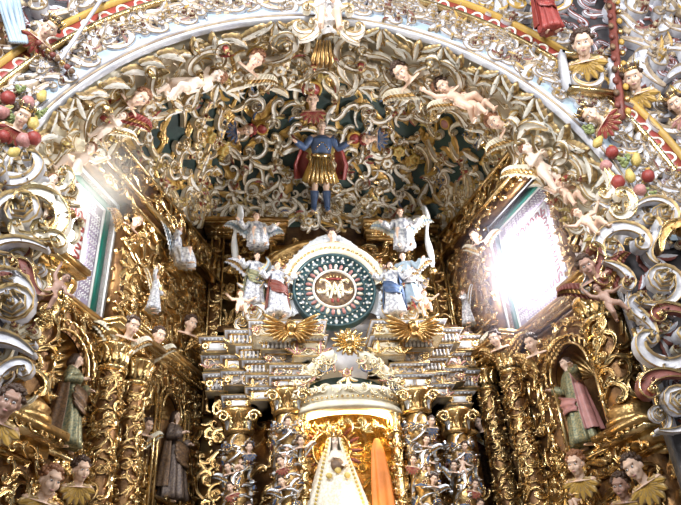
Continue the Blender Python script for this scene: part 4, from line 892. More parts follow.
for i, (a, b, c, d, Y, st, ds) in enumerate(BK):
    p0 = onY(a, d, Y); p1 = onY(b, c, Y); x0, x1 = sorted((onY(a, (c+d)/2, Y).x, onY(b, (c+d)/2, Y).x)); z1 = onY((a+b)/2, c, Y).z; z0 = onY((a+b)/2, d, Y).z
    block(x0, x1, z0, z1, Y, f'{ds}, left half of the altarpiece', st, i); block(-x1, -x0, z0, z1, Y, f'{ds}, right half of the altarpiece', st, i+50)

# winged golden heads
def sunhead(px, py, Y, wd, label, rays=False):
    P = onY(px, py, Y); root = empty('winged_medallion', Matrix.Translation(P)); mb = MB(); m = GOLDL if rays else GOLD
    for q in (-1, 1):
        for k in range(8):
            a = math.radians(28-88*k/7) if not rays else math.radians(85-170*k/7); L = wd*.5*(1.15-.5*k/7 if not rays else 1-.25*abs(k-3)/4); d = Vector((q*math.cos(a), -.12, math.sin(a))); T = Matrix.Translation(d*L*.55) @ d.to_track_quat('X', 'Y').to_matrix().to_4x4(); mb.ell((0, 0, 0), (L*.5, .022, .038), m, 8, T=T)
    reg(root, mb.build('rays' if rays else 'wings', root)); mb = MB(); mb.ell((0, -.05, .01), (.055, .05, .065), m, 12); mb.ell((0, -.10, .0), (.012, .014, .018), m, 8); mb.ell((0, -.03, .055), (.06, .055, .04), GOLDL, 10); mb.ell((0, -.02, -.07), (.05, .03, .05), m, 10)
    reg(root, mb.build('head', root)); tag(root, label, 'medallion')
sunhead(291, 329, 6.80, .62, 'gilded winged head on the pedestal left below the disc'); sunhead(413, 329, 6.80, .62, 'gilded winged head on the pedestal right below the disc'); sunhead(349, 343, 6.80, .42, 'gold sunburst head at the top of the broken pediment', True)
# broken pediment over the lit niche
PZ = onY(348, 398, 7.0); NX = onY(348, 430, 7.1).x; NZ = onY(348, 401, 7.0).z
for q, w in ((-1, 'left'), (1, 'right')):
    root = empty('pediment_scroll'); mb = MB(); t = np.linspace(0, 1, 26); x = NX+q*(.64-.50*t); z = NZ+.06+.36*np.sin(t*PI*.5)**1.2; P = np.stack([x, np.full(26, 6.98), z], -1)
    mb.sweep(P, [(-.05, 0), (-.05, .08), (-.02, .1), (0, .16), (.05, .18), (.09, .18), (.09, 0)] if q > 0 else [(-.05, 0), (-.05, -.08), (-.02, -.1), (0, -.16), (.05, -.18), (.09, -.18), (.09, 0)], CREAM, (0, 0, 1)); reg(root, mb.build('moulding', root)); mb = MB()
    for k in range(8): tt = (k+.5)/8; [put_motif(mb, 'JFEC'[(k+e) % 4], NX+q*(.64-.50*tt), NZ+.07+.36*math.sin(tt*PI*.5)**1.2-e*.08, .15, k*2+e, ((PINK, CREAM, DGREY, BLUE)[(k+e) % 4] if e else CREAM, GOLDL), lambda V: np.c_[V[:, 0], 6.84+e*.02-V[:, 2], V[:, 1]]) for e in (0, 1)]
    reg(root, mb.build('carving', root)); tag(root, f'cream and rose carved {w} limb of the broken pediment', 'pediment')
mb = MB(); t = np.linspace(0, PI, 40); V = np.array([[(NX+.52*u*math.cos(a), 7.12, NZ+.06+.27*u*math.sin(a)) for a in t] for u in (0.001, .5, 1)]); mb.grid(V, GREEN); V2 = V+np.array([0, .04, 0]); mb.grid(V2[:, ::-1], GREEN); tag(mb.build('tympanum'), 'dark green tympanum under the broken pediment', 'tympanum')
root = empty('hanging_ornament')
for k in range(4): mb = MB(); put_motif(mb, 'FAFL'[k], NX+.01*k, NZ+.28-.10*k, .2-.02*k, PI*(k % 2), ((PINK, CREAM, BLUE, GOLD)[k], GOLDL), lambda V: np.c_[V[:, 0], 6.9-V[:, 2], V[:, 1]]); reg(root, mb.build('leaf_cluster', root))
tag(root, 'rose and blue carved pendant in the middle of the broken pediment', 'ornament')
# lit niche
root = empty('altar_niche'); RN = .55; mb = MB(); t = np.linspace(0, PI, 41); zz = np.linspace(2.7, NZ-.35, 4)
V = np.array([[(NX+RN*math.cos(a), 7.15+.62*math.sin(a), z) for a in t] for z in zz]); mb.grid(V, GOLD); reg(root, mb.build('recess', root)); mb = MB(); ph = np.linspace(0, PI/2, 10)
V = np.array([[(NX+(RN)*math.cos(a)*math.cos(p), 7.15+.62*math.sin(a)*math.cos(p)*(1+.03*math.cos(a*26)), NZ-.35+.33*math.sin(p)) for a in t] for p in ph]); mb.grid(V, GOLDL); reg(root, mb.build('shell_vault', root))
mb = MB(); C2 = PI*RN
def nm(V): a = V[:, 0]/RN; return np.c_[NX+(RN-V[:, 2])*np.cos(a), 7.15+(.62-V[:, 2])*np.sin(a), V[:, 1]]
field(mb, .15, C2-.15, 2.9, NZ-.25, .19, (GOLDL, YEL), nm, 71, hsc=1.0); reg(root, mb.build('carving', root)); tag(root, 'deep golden lamplit niche round the veiled Virgin', 'niche')
root = empty('curved_cornice'); mb = MB(); a = np.linspace(PI+.15, 2*PI-.15, 40); P = np.stack([NX+.60*np.cos(a), 7.25+.45*np.sin(a), np.full(40, NZ-.06)], -1); rad = np.stack([np.cos(a), np.sin(a), 0*a], -1)
mb.sweep(P, [(-.1, 0), (-.04, -.04), (0, -.04), (.02, 0), (.05, .02), (.06, .08), (.09, .1), (.09, .14), (-.1, .14)], CREAM, rad); mb.sweep(P, [(-.1, 0), (-.1, .04), (-.04, .05), (0, .05), (.02, 0), (.05, -.03), (.08, -.09), (-.1, -.09)], CREAM, rad)
reg(root, mb.build('moulding', root)); mb = MB()
for k in range(34): aa = PI+.18+(PI-.36)*k/33; mb.ell((NX+.66*math.cos(aa), 7.25+.51*math.sin(aa), NZ-.04), .016, GOLDL, 8)
reg(root, mb.build('bead_course', root)); mb = MB()
for k in range(15): aa = PI+.3+(PI-.6)*k/14; put_motif(mb, 'JFE'[k % 3], 0, 0, .13, k*1.3, (CREAM, GOLDL), lambda V, aa=aa: np.c_[NX+(.685+V[:, 2])*math.cos(aa)-V[:, 0]*math.sin(aa), 7.25+(.53+V[:, 2])*math.sin(aa)+V[:, 0]*math.cos(aa), NZ+.04+V[:, 1]])
reg(root, mb.build('carved_frieze', root)); tag(root, 'cream bowed cornice over the lit niche', 'cornice')
root = empty('gold_garland'); mb = MB(); aa = np.linspace(PI+.5, 2*PI-.5, 12)
mb.tube(np.stack([NX+.50*np.cos(aa), 7.30+.30*np.sin(aa), np.full(12, NZ-.25)], -1), .012, GOLDL, 6)
for k in range(11): x = NX-.46+.092*k; put_motif(mb, 'FJEA'[k % 4], x, NZ-.25-.04*(k % 2)-.05*abs(k-5)/5, .15, k*1.7, (GOLDL, YEL), lambda V: np.c_[V[:, 0], 7.22-.26*math.sqrt(max(0, 1-((x-NX)/.56)**2))-V[:, 2], V[:, 1]], 1.3)
reg(root, mb.build('carving', root)); tag(root, 'bright gold garland across the head of the lit niche', 'garland')
root = empty('lamp_tube'); mb = MB(); a = np.linspace(PI+.55, 2*PI-.55, 20); mb.tube(np.stack([NX+.50*np.cos(a), 7.28+.38*np.sin(a), np.full(20, NZ-.16)], -1), .02, LAMP, 8); reg(root, mb.build('tube', root)); tag(root, 'warm glowing lamp tube under the bowed cornice', 'lamp')
for q, en in ((-1, 14), (1, 22)):
    l = bpy.data.lights.new('niche_lamp', 'POINT'); l.energy = en; l.color = (1.0, .70, .30); l.shadow_soft_size = .06; o = bpy.data.objects.new('niche_lamp', l); COL.objects.link(o); o.location = (NX+q*.36, 6.98, NZ-.22)
l = bpy.data.lights.new('niche_lamp', 'POINT'); l.energy = 5; l.color = (1.0, .74, .38); l.shadow_soft_size = .05; o = bpy.data.objects.new('niche_lamp', l); COL.objects.link(o); o.location = (NX+.1, 6.62, 3.05)

# the Virgin
VP = onY(340, 505, 6.95); VT = onY(338, 437, 6.95); hV = 1.0; zb = VT.z-.95
root = empty('veiled_figure', Matrix.Translation((VP.x-.02, 6.95, zb))); me, H = bodymesh(False, ARM['chest'], LEG['stand'], (0, .1, 0), True)
k_ = .55; T = Matrix.Scale(k_, 4); me.transform(Matrix.Translation((0, 0, .95-1.72*k_)) @ T); H2 = Matrix.Translation((0, 0, .95-1.72*k_)) @ T @ H
me.materials.clear(); me.materials.append(SKINP); b = bpy.data.objects.new('body', me); COL.objects.link(b); b.parent = root; reg(root, b); eyes(root, H2)
mb = MB(); skirt(mb, [(0, .0, .80, .05, .05), (0, 0, .74, .12, .09), (0, 0, .55, .20, .13), (0, 0, .3, .30, .18), (0, 0, 0, .34, .22), (0, 0, -.3, .38, .26)], LACE, 11, .05); reg(root, mb.build('gown', root))
mb = MB(); skirt(mb, [(0, .01, .95, .03, .03), (0, .01, .93, .085, .075), (0, .02, .84, .10, .09), (0, .02, .72, .16, .12), (0, .02, .45, .25, .17), (0, .02, .1, .35, .24), (0, .02, -.3, .43, .30)], LACE, 9, .05, 70, -1.05, PI+1.05); reg(root, mb.build('veil', root))
mb = MB()
for q in (-1, 1):
    for k in range(26): t = k/25; mb.ell((q*(.075+.25*t), -.06-.10*t, .90-1.0*t), .016, YEL, 6)
mb.lathe([(.05, .93), (.065, .96), (.06, .965)], GOLDL, 16); reg(root, mb.build('pearl_edging', root)); mb = MB()
for k in range(9): a = k*2*PI/9; mb.tube([(.055*math.cos(a), .055*math.sin(a), .94), (.078*math.cos(a), .078*math.sin(a), 1.0), (.06*math.cos(a), .06*math.sin(a), 1.05)], [.014, .012, .005], GOLDL, 6)
reg(root, mb.build('crown', root)); mb = MB()
for k in range(3): mb.ell(((k-1)*.09, -.17, .56-.05*abs(k-1)), (.035, .02, .03), YEL, 8)
mb.ell((0, -.15, .62), (.07, .03, .07), BROWN, 10); reg(root, mb.build('brooches', root))
tag(root, 'crowned Virgin in white lace veil and gown, lamplit niche', 'statue')
root = empty('halo', Matrix.Translation((VP.x-.04, 7.12, zb+.86))); mb = MB()
for k in range(30): a = 2*PI*k/30; rr = .27; T = Matrix.Translation((rr*math.cos(a), 0, rr*math.sin(a))) @ Matrix.Rotation(-a, 4, 'Y'); mb.ell((0, 0, 0), (.07, .02, .022), GOLD if k % 2 else DRED, 8, T=T)
mb.tube([(.2*math.cos(a), -.01, .2*math.sin(a)) for a in np.linspace(0, 2*PI, 40)], .014, GOLDL, 6); reg(root, mb.build('ray_ring', root)); tag(root, 'round ray halo behind the veiled Virgin', 'halo')
P = onY(382, 500, 7.0); mb = MB(); skirt(mb, [(0, 0, .62, .03, .03), (0, 0, .5, .07, .06), (.01, 0, .2, .10, .08), (.02, 0, -.2, .12, .09)], ORANGE, 6, .14); o = mb.build('orange_drape'); o.location = P; tag(o, 'orange hanging cloth right of the veiled Virgin', 'cloth')
# niche side colonnettes
for q, w in ((-1, 'left'), (1, 'right')):
    root = empty('niche_colonnette'); mb = MB(); x = NX+q*.5; mb.lathe([(.05, 2.7), (.06, 2.9), (.045, 3.1), (.06, 3.4), (.045, 3.7), (.06, 4.0), (.08, 4.1)], GOLDL, 16, (x, 7.0, 0)); reg(root, mb.build('shaft', root)); mb = MB()
    def cm(V, x=x): th = V[:, 0]/.055; R = .055+V[:, 2]; return np.c_[x+R*np.cos(th), 7.0+R*np.sin(th), V[:, 1]]
    field(mb, 0, 2*PI*.055, 2.9, 4.05, .115, (GOLDL, GOLD), cm, 81+q, 'JFEW', 1.5); reg(root, mb.build('carving', root)); tag(root, f'slender gold colonnette on the {w} jamb of the lit niche', 'column')
# four figured columns of the altarpiece
def fcol():
    root = empty('figured_column'); mb = MB(); h = 1.75; z = np.linspace(0, h, 50); mb.lathe(np.c_[.12+.022*np.sin(z*13), z], GOLD, 20); reg(root, mb.build('shaft', root)); mb = MB()
    def m1(V): th = V[:, 0]/.12+V[:, 1]*3; R = .13+V[:, 2]; return np.c_[R*np.cos(th), R*np.sin(th), V[:, 1]]
    field(mb, 0, 2*PI*.12, .02, h-.02, .14, (SILVER, GOLD), m1, 91, 'JWEFCSJ', 1.5); reg(root, mb.build('silver_carving', root)); mb = MB()
    field(mb, 0.05, 2*PI*.12, .1, h-.02, .2, (BLUE, GOLDL), m1, 92, 'LFA', 1.5, .02, over=.6); field(mb, 0.05, 2*PI*.12, .05, h-.02, .22, (DRED, GOLDL), m1, 95, 'LFF', 1.5, .02, over=.5); reg(root, mb.build('coloured_leaves', root)); mb = MB()
    mb.lathe([(.12, h), (.16, h+.03), (.12, h+.06), (.15, h+.16), (.2, h+.22), (.2, h+.27), (0, h+.27)], GOLD, 20)
    cap_ = mb.build('capital', root); reg(root, cap_)
    for k in range(8):
        mb = MB() if k == 0 else mb; th0 = k*PI/4; V, F, M = leaf_data((0, 0), .2, .05, PI/2, .05, 0, 1, 4, 0); ids = np.array([mb.mi(SILVER if k % 2 else GOLD), mb.mi(GOLDL)]); th = V[:, 0]/.13+th0; R = .135+V[:, 2]+.3*np.maximum(0, V[:, 1]-.08); mb.add(np.c_[R*np.cos(th), R*np.sin(th), h+.02+V[:, 1]], F, ids[M])
    reg(cap_, mb.build('leaf_collar', cap_))
    for q in (-1, 1):
        mb = MB(); a = np.linspace(0, 9, 30); rr = .075*np.exp(-a*.13); mb.tube(np.stack([q*(.16+rr*np.cos(a)), np.full(30, -.17), h+.16+rr*np.sin(a)], -1), np.linspace(.02, .01, 30), GOLDL, 6); reg(cap_, mb.build('volute', cap_))
    return root
FC = fcol(); FCP = []
for i, (px, Y, w) in enumerate(((288, 7.0, 'inner column left of the lit niche'), (421, 7.0, 'inner column right of the lit niche'), (238, 7.2, 'outermost column on the left'), (459, 7.2, 'outermost column on the right'))):
    P = onY(px, 450, Y); zt = onY(px, 392 if i < 2 else 412, Y).z; FCP.append((P.x, Y, zt)); inst(FC, Matrix.Translation((P.x, Y, zt-2.02)) @ Matrix.Rotation(0, 4, 'Z'), f'silver and gold figured altar column, {w}', 'column')
# ================================================================== FIGURES
# prototypes
saint = figure('saint', 'saint_statue', False, 'chest', 'stand', (.25, .12, .08), (GBROC, BROWN), None, 'bob', HAIR)
saint2 = figure('saint_hold', 'saint_statue', False, 'hold', 'stand', (-.3, .1, -.1), (DBROC, BROWN), None, 'bob', HAIR)
saint3 = figure('saint_open', 'saint_statue', False, 'open', 'stand', (.2, .12, .1), (GBROC, DRED), None, 'long', HAIR)
angS = figure('angel_sit', 'angel_figure', False, 'open', 'sit', (.1, .15, 0), (WBROC, None), (WHITE, BLUEG), 'curly', HAIRR)
angR = figure('angel_raise', 'angel_figure', False, 'raise', 'stand', (-.1, .1, .1), (WBROC, None), (WHITE, GOLDL), 'curly', HAIRR)
angO = figure('angel_open', 'angel_figure', False, 'open', 'stand', (.2, .1, -.1), (WBROC, BLUE), (SILVER, GOLD), 'curly', HAIR)
put1 = figure('putto_open', 'putto', True, 'kopen', 'ksit', (.2, .1, 0), None, None, 'curly', HAIRR)
put2 = figure('putto_raise', 'putto', True, 'kraise', 'kfly', (-.2, .1, .1), None, None, 'curly', HAIR)
put3 = figure('putto_fold', 'putto', True, 'kfold', 'kstand', (.3, .1, 0), None, (CREAM, GOLDL), 'curly', HAIRR)
bust = figure('bust_angel', 'angel_bust', True, 'kfold', 'ksit', (.1, .1, 0), (GOLD, None), None, 'curly', HAIR)
chA = cherub_head('cherub_wing', HAIR, (CREAM, GOLD)); chB = cherub_head('cherub_plain', HAIRR, None, False, OCHRE); chC = cherub_head('cherub_crown', HAIR, None, True, RED)
def rise(P, py1):
    lo, hi = 0, 4
    for _ in range(30):
        m_ = (lo+hi)/2; d = Vector((P.x, P.y, P.z+m_))-Vector(CAM); y = 252.5-FPX*d.dot(Vector(_u))/d.dot(Vector(_f))
        lo, hi = (m_, hi) if y > py1 else (lo, m_)
    return lo
def base_T(kind, px, py0, py1, rz, roll, n, unit, z0, lean=0):
    """root on the point seen at (px, py0); height from the picture's py0 (base) to py1 (crown of the head)"""
    if kind in ('L', 'R', 'B'):
        W = {'L': WL, 'R': WR, 'B': WB}[kind]; s, z = W.pix(px, py0, n); s2, z2 = W.pix(px, py1, n); P = W.P(s, z, n); h = rise(P, py1); rz += W.rz
    else:
        P = onY(px, py0, kind); h = rise(P, py1)
    k = h/unit
    return Matrix.Translation(P) @ Matrix.Rotation(rz, 4, 'Z') @ Matrix.Rotation(lean, 4, 'X') @ Matrix.Rotation(roll, 4, 'Y') @ Matrix.Scale(k, 4) @ Matrix.Translation((0, 0, -z0))
def fig(proto, kind, px, py0, py1, label, cat, rz=0, roll=0, n=.1, swap=None, group=None, lean=0, bust_=False):
    child = proto.name.startswith(('putto', 'angel_bust')); sit = proto in (angS, put1, bust)
    unit, z0 = (1.20, 0) if child else (1.77, 0)
    if proto is angS: unit, z0 = 1.27, .5
    if proto in (put1,): unit, z0 = 1.0, .2
    if proto is bust: unit, z0 = .85, .36
    return inst(proto, base_T(kind, px, py0, py1, rz, roll, n, unit, z0, lean), label, cat, group, swap)
def hd(proto, P, n, h, label, roll=0, swap=None, group=None, cat='cherub head'):
    """cherub head of height h facing along n"""
    n = Vector(n).normalized(); y = -n; z = Vector((0, 0, 1)); x = y.cross(z)
    if x.length < .05: x = Vector((1, 0, 0))
    x.normalize(); z = x.cross(y); M = Matrix((x, y, z)).transposed().to_4x4(); M.translation = Vector(P)
    return inst(proto, M @ Matrix.Rotation(roll, 4, 'Y') @ Matrix.Scale(h/.26, 4), label, cat, group, swap)
toc = lambda P: (Vector(CAM)-Vector(P)).normalized()
def hdW(proto, W, px, py, n, h, label, roll=0, swap=None, turn=.5):
    s, z = W.pix(px, py, n); P = W.P(s, z, n); d = Vector((W.n[0], W.n[1], 0))*(1-turn)+toc(P)*turn; d.z -= .15; return hd(proto, P, d, h, label, roll, swap)
# saints in the side niches
sN = lambda W, s, n: W.P(s, 0, n)
fig(saint, 'L', 60, 452, 352, 'saint with folded brown mantle standing in the large left niche', 'statue', .35, .04, .04)
fig(saint2, 'L', 170, 506, 410, 'dark-robed saint with gilt brocade standing in the small left niche', 'statue', .1, 0, .02)
fig(saint3, 'R', 590, 450, 355, 'long-haired saint in green and rose robes in the large right niche', 'statue', -.25, -.05, .04, swap={DRED: PINK})
fig(saint2, 'R', 486, 500, 425, 'dark saint in the small right niche, half hidden by the altarpiece', 'statue', -.2, 0, .02, swap={DBROC: DRED})
# lower busts and heads on the retables
hdW(chB, WL, 48, 484, .34, .22, 'dark-haired head at the bottom left under the pedestal', .15); hdW(chB, WL, 80, 472, .30, .19, 'dark-haired head next to the bottom left head, below the large niche', -.1, {HAIRR: HAIR})
hdW(chB, WR, 577, 466, .3, .22, 'brown-haired head under the large right niche', .1); hdW(chB, WR, 636, 470, .34, .22, 'dark-haired head under the right pedestal, tilted', -.3, {HAIRR: HAIR}); hdW(chB, WR, 622, 488, .3, .2, 'lowest dark head at the bottom right corner', .1, {HAIRR: HAIR, SKIN: SKIND})
fig(bust, 'L', 47, 516, 488, 'gilded half-length angel under the left pedestal', 'angel', .2, 0, .3); fig(bust, 'R', 580, 505, 478, 'gilded half-length angel below the large right niche', 'angel', -.2, 0, .26)
hdW(chA, WL, 147, 427, .12, .15, 'small head topping the left pilaster of the small left niche'); hdW(chA, WL, 211, 440, .12, .15, 'small head topping the right pilaster of the small left niche')
hdW(chA, WR, 480, 424, .14, .17, 'pale head topping the pilaster beside the small right niche')
hdW(chA, WL, 131, 328, .34, .19, 'winged cherub head on the corner of the left column cornice'); hdW(chA, WL, 158, 337, .3, .18, 'winged cherub head right of the left column cornice'); hdW(chA, WL, 190, 325, .2, .2, 'winged cherub head on the left wall beside the altarpiece', 0, {CREAM: GOLD})
hdW(chA, WR, 468, 338, .3, .18, 'winged cherub head on the left end of the right column cornice'); hdW(chA, WR, 496, 340, .36, .19, 'winged cherub head in the middle of the right column cornice', 0, {CREAM: GOLD}); hdW(chA, WR, 532, 345, .34, .19, 'winged cherub head at the right end of the right column cornice', 0, {CREAM: GOLD})
# angels on the side walls
fig(angS, 'L', 175, 266, 228, 'small grey-white seated angel on the left wall bracket', 'angel', .3, 0, .2); fig(angR, 'L', 152, 312, 272, 'small winged angel with a raised arm, left wall', 'angel', .3, .1, .2, swap={WHITE: CREAM})
fig(angR, 'R', 470, 326, 288, 'pale winged angel with a raised arm, right wall', 'angel', -.4, -.1, .2); fig(angO, 'R', 428, 270, 232, 'blue and silver angel with open arms on the right wall bracket', 'angel', -.3, 0, .2)
hdW(chA, WR, 475, 237, .18, .17, 'white winged cherub head high on the right gilded panel'); hdW(chA, WL, 136, 222, .18, .16, 'gilded winged cherub head at the corner of the left window', .3, {CREAM: GOLD, HAIR: GOLD})
# altarpiece crest figures
fig(angS, 7.35, 256, 252, 213, 'seated white-robed blue-winged angel at the top left of the crest', 'angel', .2, 0); fig(angS, 7.35, 405, 252, 212, 'seated angel at the top right of the crest', 'angel', -.2, 0, swap={WHITE: CREAM, BLUE: DRED}, lean=.15)
fig(angO, 7.1, 278, 318, 262, 'silver angel standing left of the disc', 'angel', .2, 0, swap={BLUE: DRED}); fig(angO, 7.1, 396, 318, 262, 'silver angel standing right of the disc', 'angel', -.2, 0)
fig(angO, 7.2, 252, 308, 252, 'white angel standing at the outer left of the disc', 'angel', .3, .08, swap={SILVER: GREY, BLUE: GBROC}); fig(angO, 7.2, 414, 308, 252, 'slate-blue angel standing at the outer right of the disc', 'angel', -.3, -.08, swap={WBROC: BLUEG, BLUE: DGREY})
fig(put1, 7.0, 240, 316, 290, 'little putto sitting on the outer left scroll beside the disc', 'putto', .2); fig(put1, 7.0, 427, 314, 290, 'little putto sitting on the outer right scroll beside the disc', 'putto', -.2)
hd(chB, onY(332, 236, 7.1), toc(onY(332, 236, 7.1)), .15, 'dark head at the top of the cream arch over the disc', 0, {HAIRR: HAIR})
# white hanging streamers and a pale draped bracket
for px0, px1, w in ((240, 232, 'left'), (424, 432, 'right')):
    root = empty('white_streamer'); mb = MB(); P0 = onY(px0, 206, 7.45); P1 = onY(px1, 268, 7.45); t = np.linspace(0, 1, 16)
    mb.tube([P0.lerp(P1, u)+Vector((.02*math.sin(u*9), .02*math.cos(u*7), 0)) for u in t], .035+.012*np.sin(t*11), WHITE, 8); reg(root, mb.build('cloth', root)); mb = MB(); mb.lathe([(.03, 0), (.07, .03), (.05, .09), (.0, .1)], GOLDL, 14, (P1.x, 7.45, P1.z-.1)); reg(root, mb.build('holder', root))
    tag(root, f'white twisted streamer hanging at the {w} of the altar crest', 'streamer')
# estipite supports and pale scrolls beside the disc
for q, w in ((-1, 'left'), (1, 'right')):
    for k, (dx, zt, sc, m) in enumerate(((.70, -.30, .30, SILVER), (.78, -.12, .30, WHITE), (.70, .10, .28, SILVER), (.86, .28, .28, BLUEG), (.92, -.42, .36, WHITE), (1.02, .06, .28, GREY), (1.05, -.25, .26, WHITE), (.62, .28, .22, SILVER))):
        pr = scroll_proto('CJSWEJFS'[k], q > 0, m if m in (GREY, WHITE, BLUEG) else GREY, EDGE, (None, RED, BLUE)[k % 3], 1.6, .35)
        inst(pr, frame((CX+q*dx, 7.22, CZ+zt), (q*.25, -1, 0), (0, 0, 1), k*1.3, sc), f'pale gilt-edged carving {w} of the disc, {ORD[k]} of eight from the bottom', 'scroll', f'pale carvings flanking the disc, {w}')
    mb = MB(); x0, x1 = sorted((CX+q*.58, CX+q*1.12)); mb.box((x0, 7.34, CZ-.55), (x1, 7.40, CZ+.25), DGREY)
    for e, (m_, ks) in enumerate((((ENTW, GOLDL), 'CSJWE'), ((DGREY, GOLDL), 'JEFW'), ((BLUE, GOLDL), 'LFA'), ((DRED, GOLDL), 'FL'))): field(mb, x0, x1, CZ-.52, CZ+.3, (.17, .2, .26, .3)[e], m_, lambda V: np.c_[V[:, 0], 7.34-V[:, 2], V[:, 1]], 200+e*7+q, ks, 1.8, .02*e, over=(1.3, 1.2, .7, .5)[e])
    tag(mb.build('carved_wing_panel'), f'busy silver, gold and blue carved side wing {w} of the disc', 'relief')
    P = (CX+q*.66, 7.25, CZ-.50); root = empty('estipite'); mb = MB(); mb.lathe([(0, 0), (.09, 0), (.09, .05), (.05, .09), (.075, .3), (.06, .34), (.09, .38), (.05, .44), (.07, .52), (.10, .58), (.12, .60), (.12, .66), (0, .66)], GOLD, 4, P); reg(root, mb.build('shaft', root, False)); mb = MB()
    for k in range(5): put_motif(mb, 'FJAEF'[k], P[0], P[2]+.12+k*.12, .14, k, (SILVER, GOLDL), lambda V: np.c_[V[:, 0], 7.17-V[:, 2], V[:, 1]])
    reg(root, mb.build('carving', root)); tag(root, f'tapered gilded estipite support {w} of the disc', 'column')
# cherub heads and gilded tangles on the figured columns
for i, (x, y, zt) in enumerate(FCP):
    w = ['inner left', 'inner right', 'outer left', 'outer right'][i]
    for k in range(4):
        a = k*1.9+i; z = zt-.40-.20*k-(.05 if i > 1 else 0); dx = .13*math.sin(a); P = Vector((x+dx, y-.16, z))
        hd(chA if k % 2 else chB, P, toc(P)+Vector((dx*2, 0, 0)), .10, f'{ORD[k]} head from the top on the {w} figured altar column', .3*math.sin(a*3), {CREAM: SILVER} if k % 2 else {HAIRR: HAIR, OCHRE: BLUE if k % 4 == 0 else RED}, 'small heads climbing the altar columns')
    fig(put2 if i % 2 else put3, y-.14, (283, 425, 236, 462)[i], (470, 476, 482, 478)[i], (446, 452, 458, 454)[i], f'tiny putto climbing the {w} figured altar column', 'putto', 0, .2)
# archangel and the figures on the vault
def arch_extra(root, H):
    mb = MB(); skirt(mb, [(0, 0, 1.08, .15, .12), (0, 0, .95, .20, .16), (0, 0, .75, .26, .19), (0, 0, .58, .30, .22)], OCHRE, 11, .22)
    for k in range(9): a = -PI*(.1+.8*k/8); mb.tube([(.16*math.cos(a), .13*math.sin(a), 1.05), (.24*math.cos(a), .20*math.sin(a), .8), (.31*math.cos(a), .25*math.sin(a), .56)], [.02, .035, .03], GOLDL, 6)
    reg(root, mb.build('kilt', root))
    mb = MB(); skirt(mb, [(0, 0, 1.46, .08, .07), (0, 0, 1.40, .20, .12), (0, 0, 1.25, .20, .14), (0, 0, 1.06, .17, .14)], BLUE, 5, .02); mb.lathe([(.19, 1.06), (.2, 1.09), (.18, 1.12)], GOLDL, 24)
    for k in range(8): mb.ell((-.12+.035*k, -.135, 1.34-.04*abs(k-3.5)), .016, GOLDL, 6)
    for i in (0, 1): sleeve(mb, SHA[i], *ARM['open'][i], BLUE, (.075, .07, .06))
    reg(root, mb.build('breastplate', root)); mb = MB()
    skirt(mb, [(0, .05, 1.44, .18, .10), (0, .04, 1.2, .40, .16), (0, .06, .9, .50, .18), (0, .10, .62, .46, .20)], RED, 8, .12, 50, -.1, PI+.1); reg(root, mb.build('cape', root)); mb = MB()
    for i in (0, 1): a = Vector(LEG['stand'][i][0]); b = Vector(LEG['stand'][i][1]); mb.tube([a.lerp(b, u) for u in (.25, .5, .75, 1)], [.085, .075, .06, .06], BLUE, 12); mb.ell(b+Vector((0, -.06, -.03)), (.05, .11, .045), BLUE, 10)
    reg(root, mb.build('boots', root)); mb = MB(); mb.tube([(0, -.01, 1.74+.0), (0, 0, 1.80)], [.09, .07], GOLDL, 12)
    he = mb.build('helmet', root); reg(root, he); mb = MB()
    for k in range(5): mb.tube([((k-2)*.03, 0, 1.78), ((k-2)*.06, 0, 1.95)], [.025, .01], RED if k % 2 else BLUE, 6)
    reg(he, mb.build('plume', he))
mich = figure('michael', 'archangel', False, 'open', 'stand', (0, .15, 0), None, (GOLDL, YEL), 'curly', HAIRR, arch_extra)
v = on_vault(320, 205)[0]; Ym = v.y-.10; P = onY(320, 212, Ym); h = rise(P, 133)
inst(mich, Matrix.Translation(P) @ Matrix.Rotation(.75, 4, 'X') @ Matrix.Scale(h/2.05, 4), 'winged archangel in blue breastplate, ochre kilt and red cape on the vault', 'angel')
v, nv = on_vault(312, 98); hd(chC, v+nv*.10, toc(v), .24, 'crowned bearded head high above the archangel'); 
v, nv = on_vault(246, 128); hd(cherub_head('cherub_c2', HAIRR, None, False, RED), v+nv*.09, toc(v), .22, 'rosy head in a red collar lying sideways, left of the archangel', 1.45, {HAIRR: RED, RED: BLUE})
v, nv = on_vault(368, 137); hd(cherub_head('cherub_c3', HAIRR, None, False, OCHRE), v+nv*.09, toc(v), .22, 'rosy head with red and gold halo lying sideways, right of the archangel', -1.45, {HAIRR: RED, OCHRE: BLUE})
# red and gold round bosses
def boss(P, n, rad, label, m1=RED, m2=OCHRE):
    root = empty('painted_boss', frame(P, n)); mb = MB(); mb.lathe([(0, .6*rad), (rad*.5, .5*rad), (rad*.75, .25*rad), (rad*.7, .0)], m1, 20); reg(root, mb.build('dome', root)); mb = MB(); mb.lathe([(rad*.7, 0), (rad*.72, .32*rad), (rad*.95, .35*rad), (rad, .1*rad), (rad, -.05)], m2, 24); reg(root, mb.build('rim', root)); tag(root, label, 'boss')
for px, py, rad, lb, m in ((262, 127, .10, 'round red and ochre boss behind the sideways head, left of archangel', RED), (354, 137, .11, 'round red and ochre boss behind the sideways head, right of archangel', RED), (313, 87, .13, 'large red domed boss with gold rim above the crowned head', RED), (448, 122, .09, 'salmon boss on the right part of the vault', PINK), (410, 160, .08, 'golden boss on the lower right of the vault', OCHRE), (205, 133, .08, 'golden boss on the left part of the vault', OCHRE)):
    v, nv = on_vault(px, py); boss(v+nv*.05, nv, rad, lb, m)
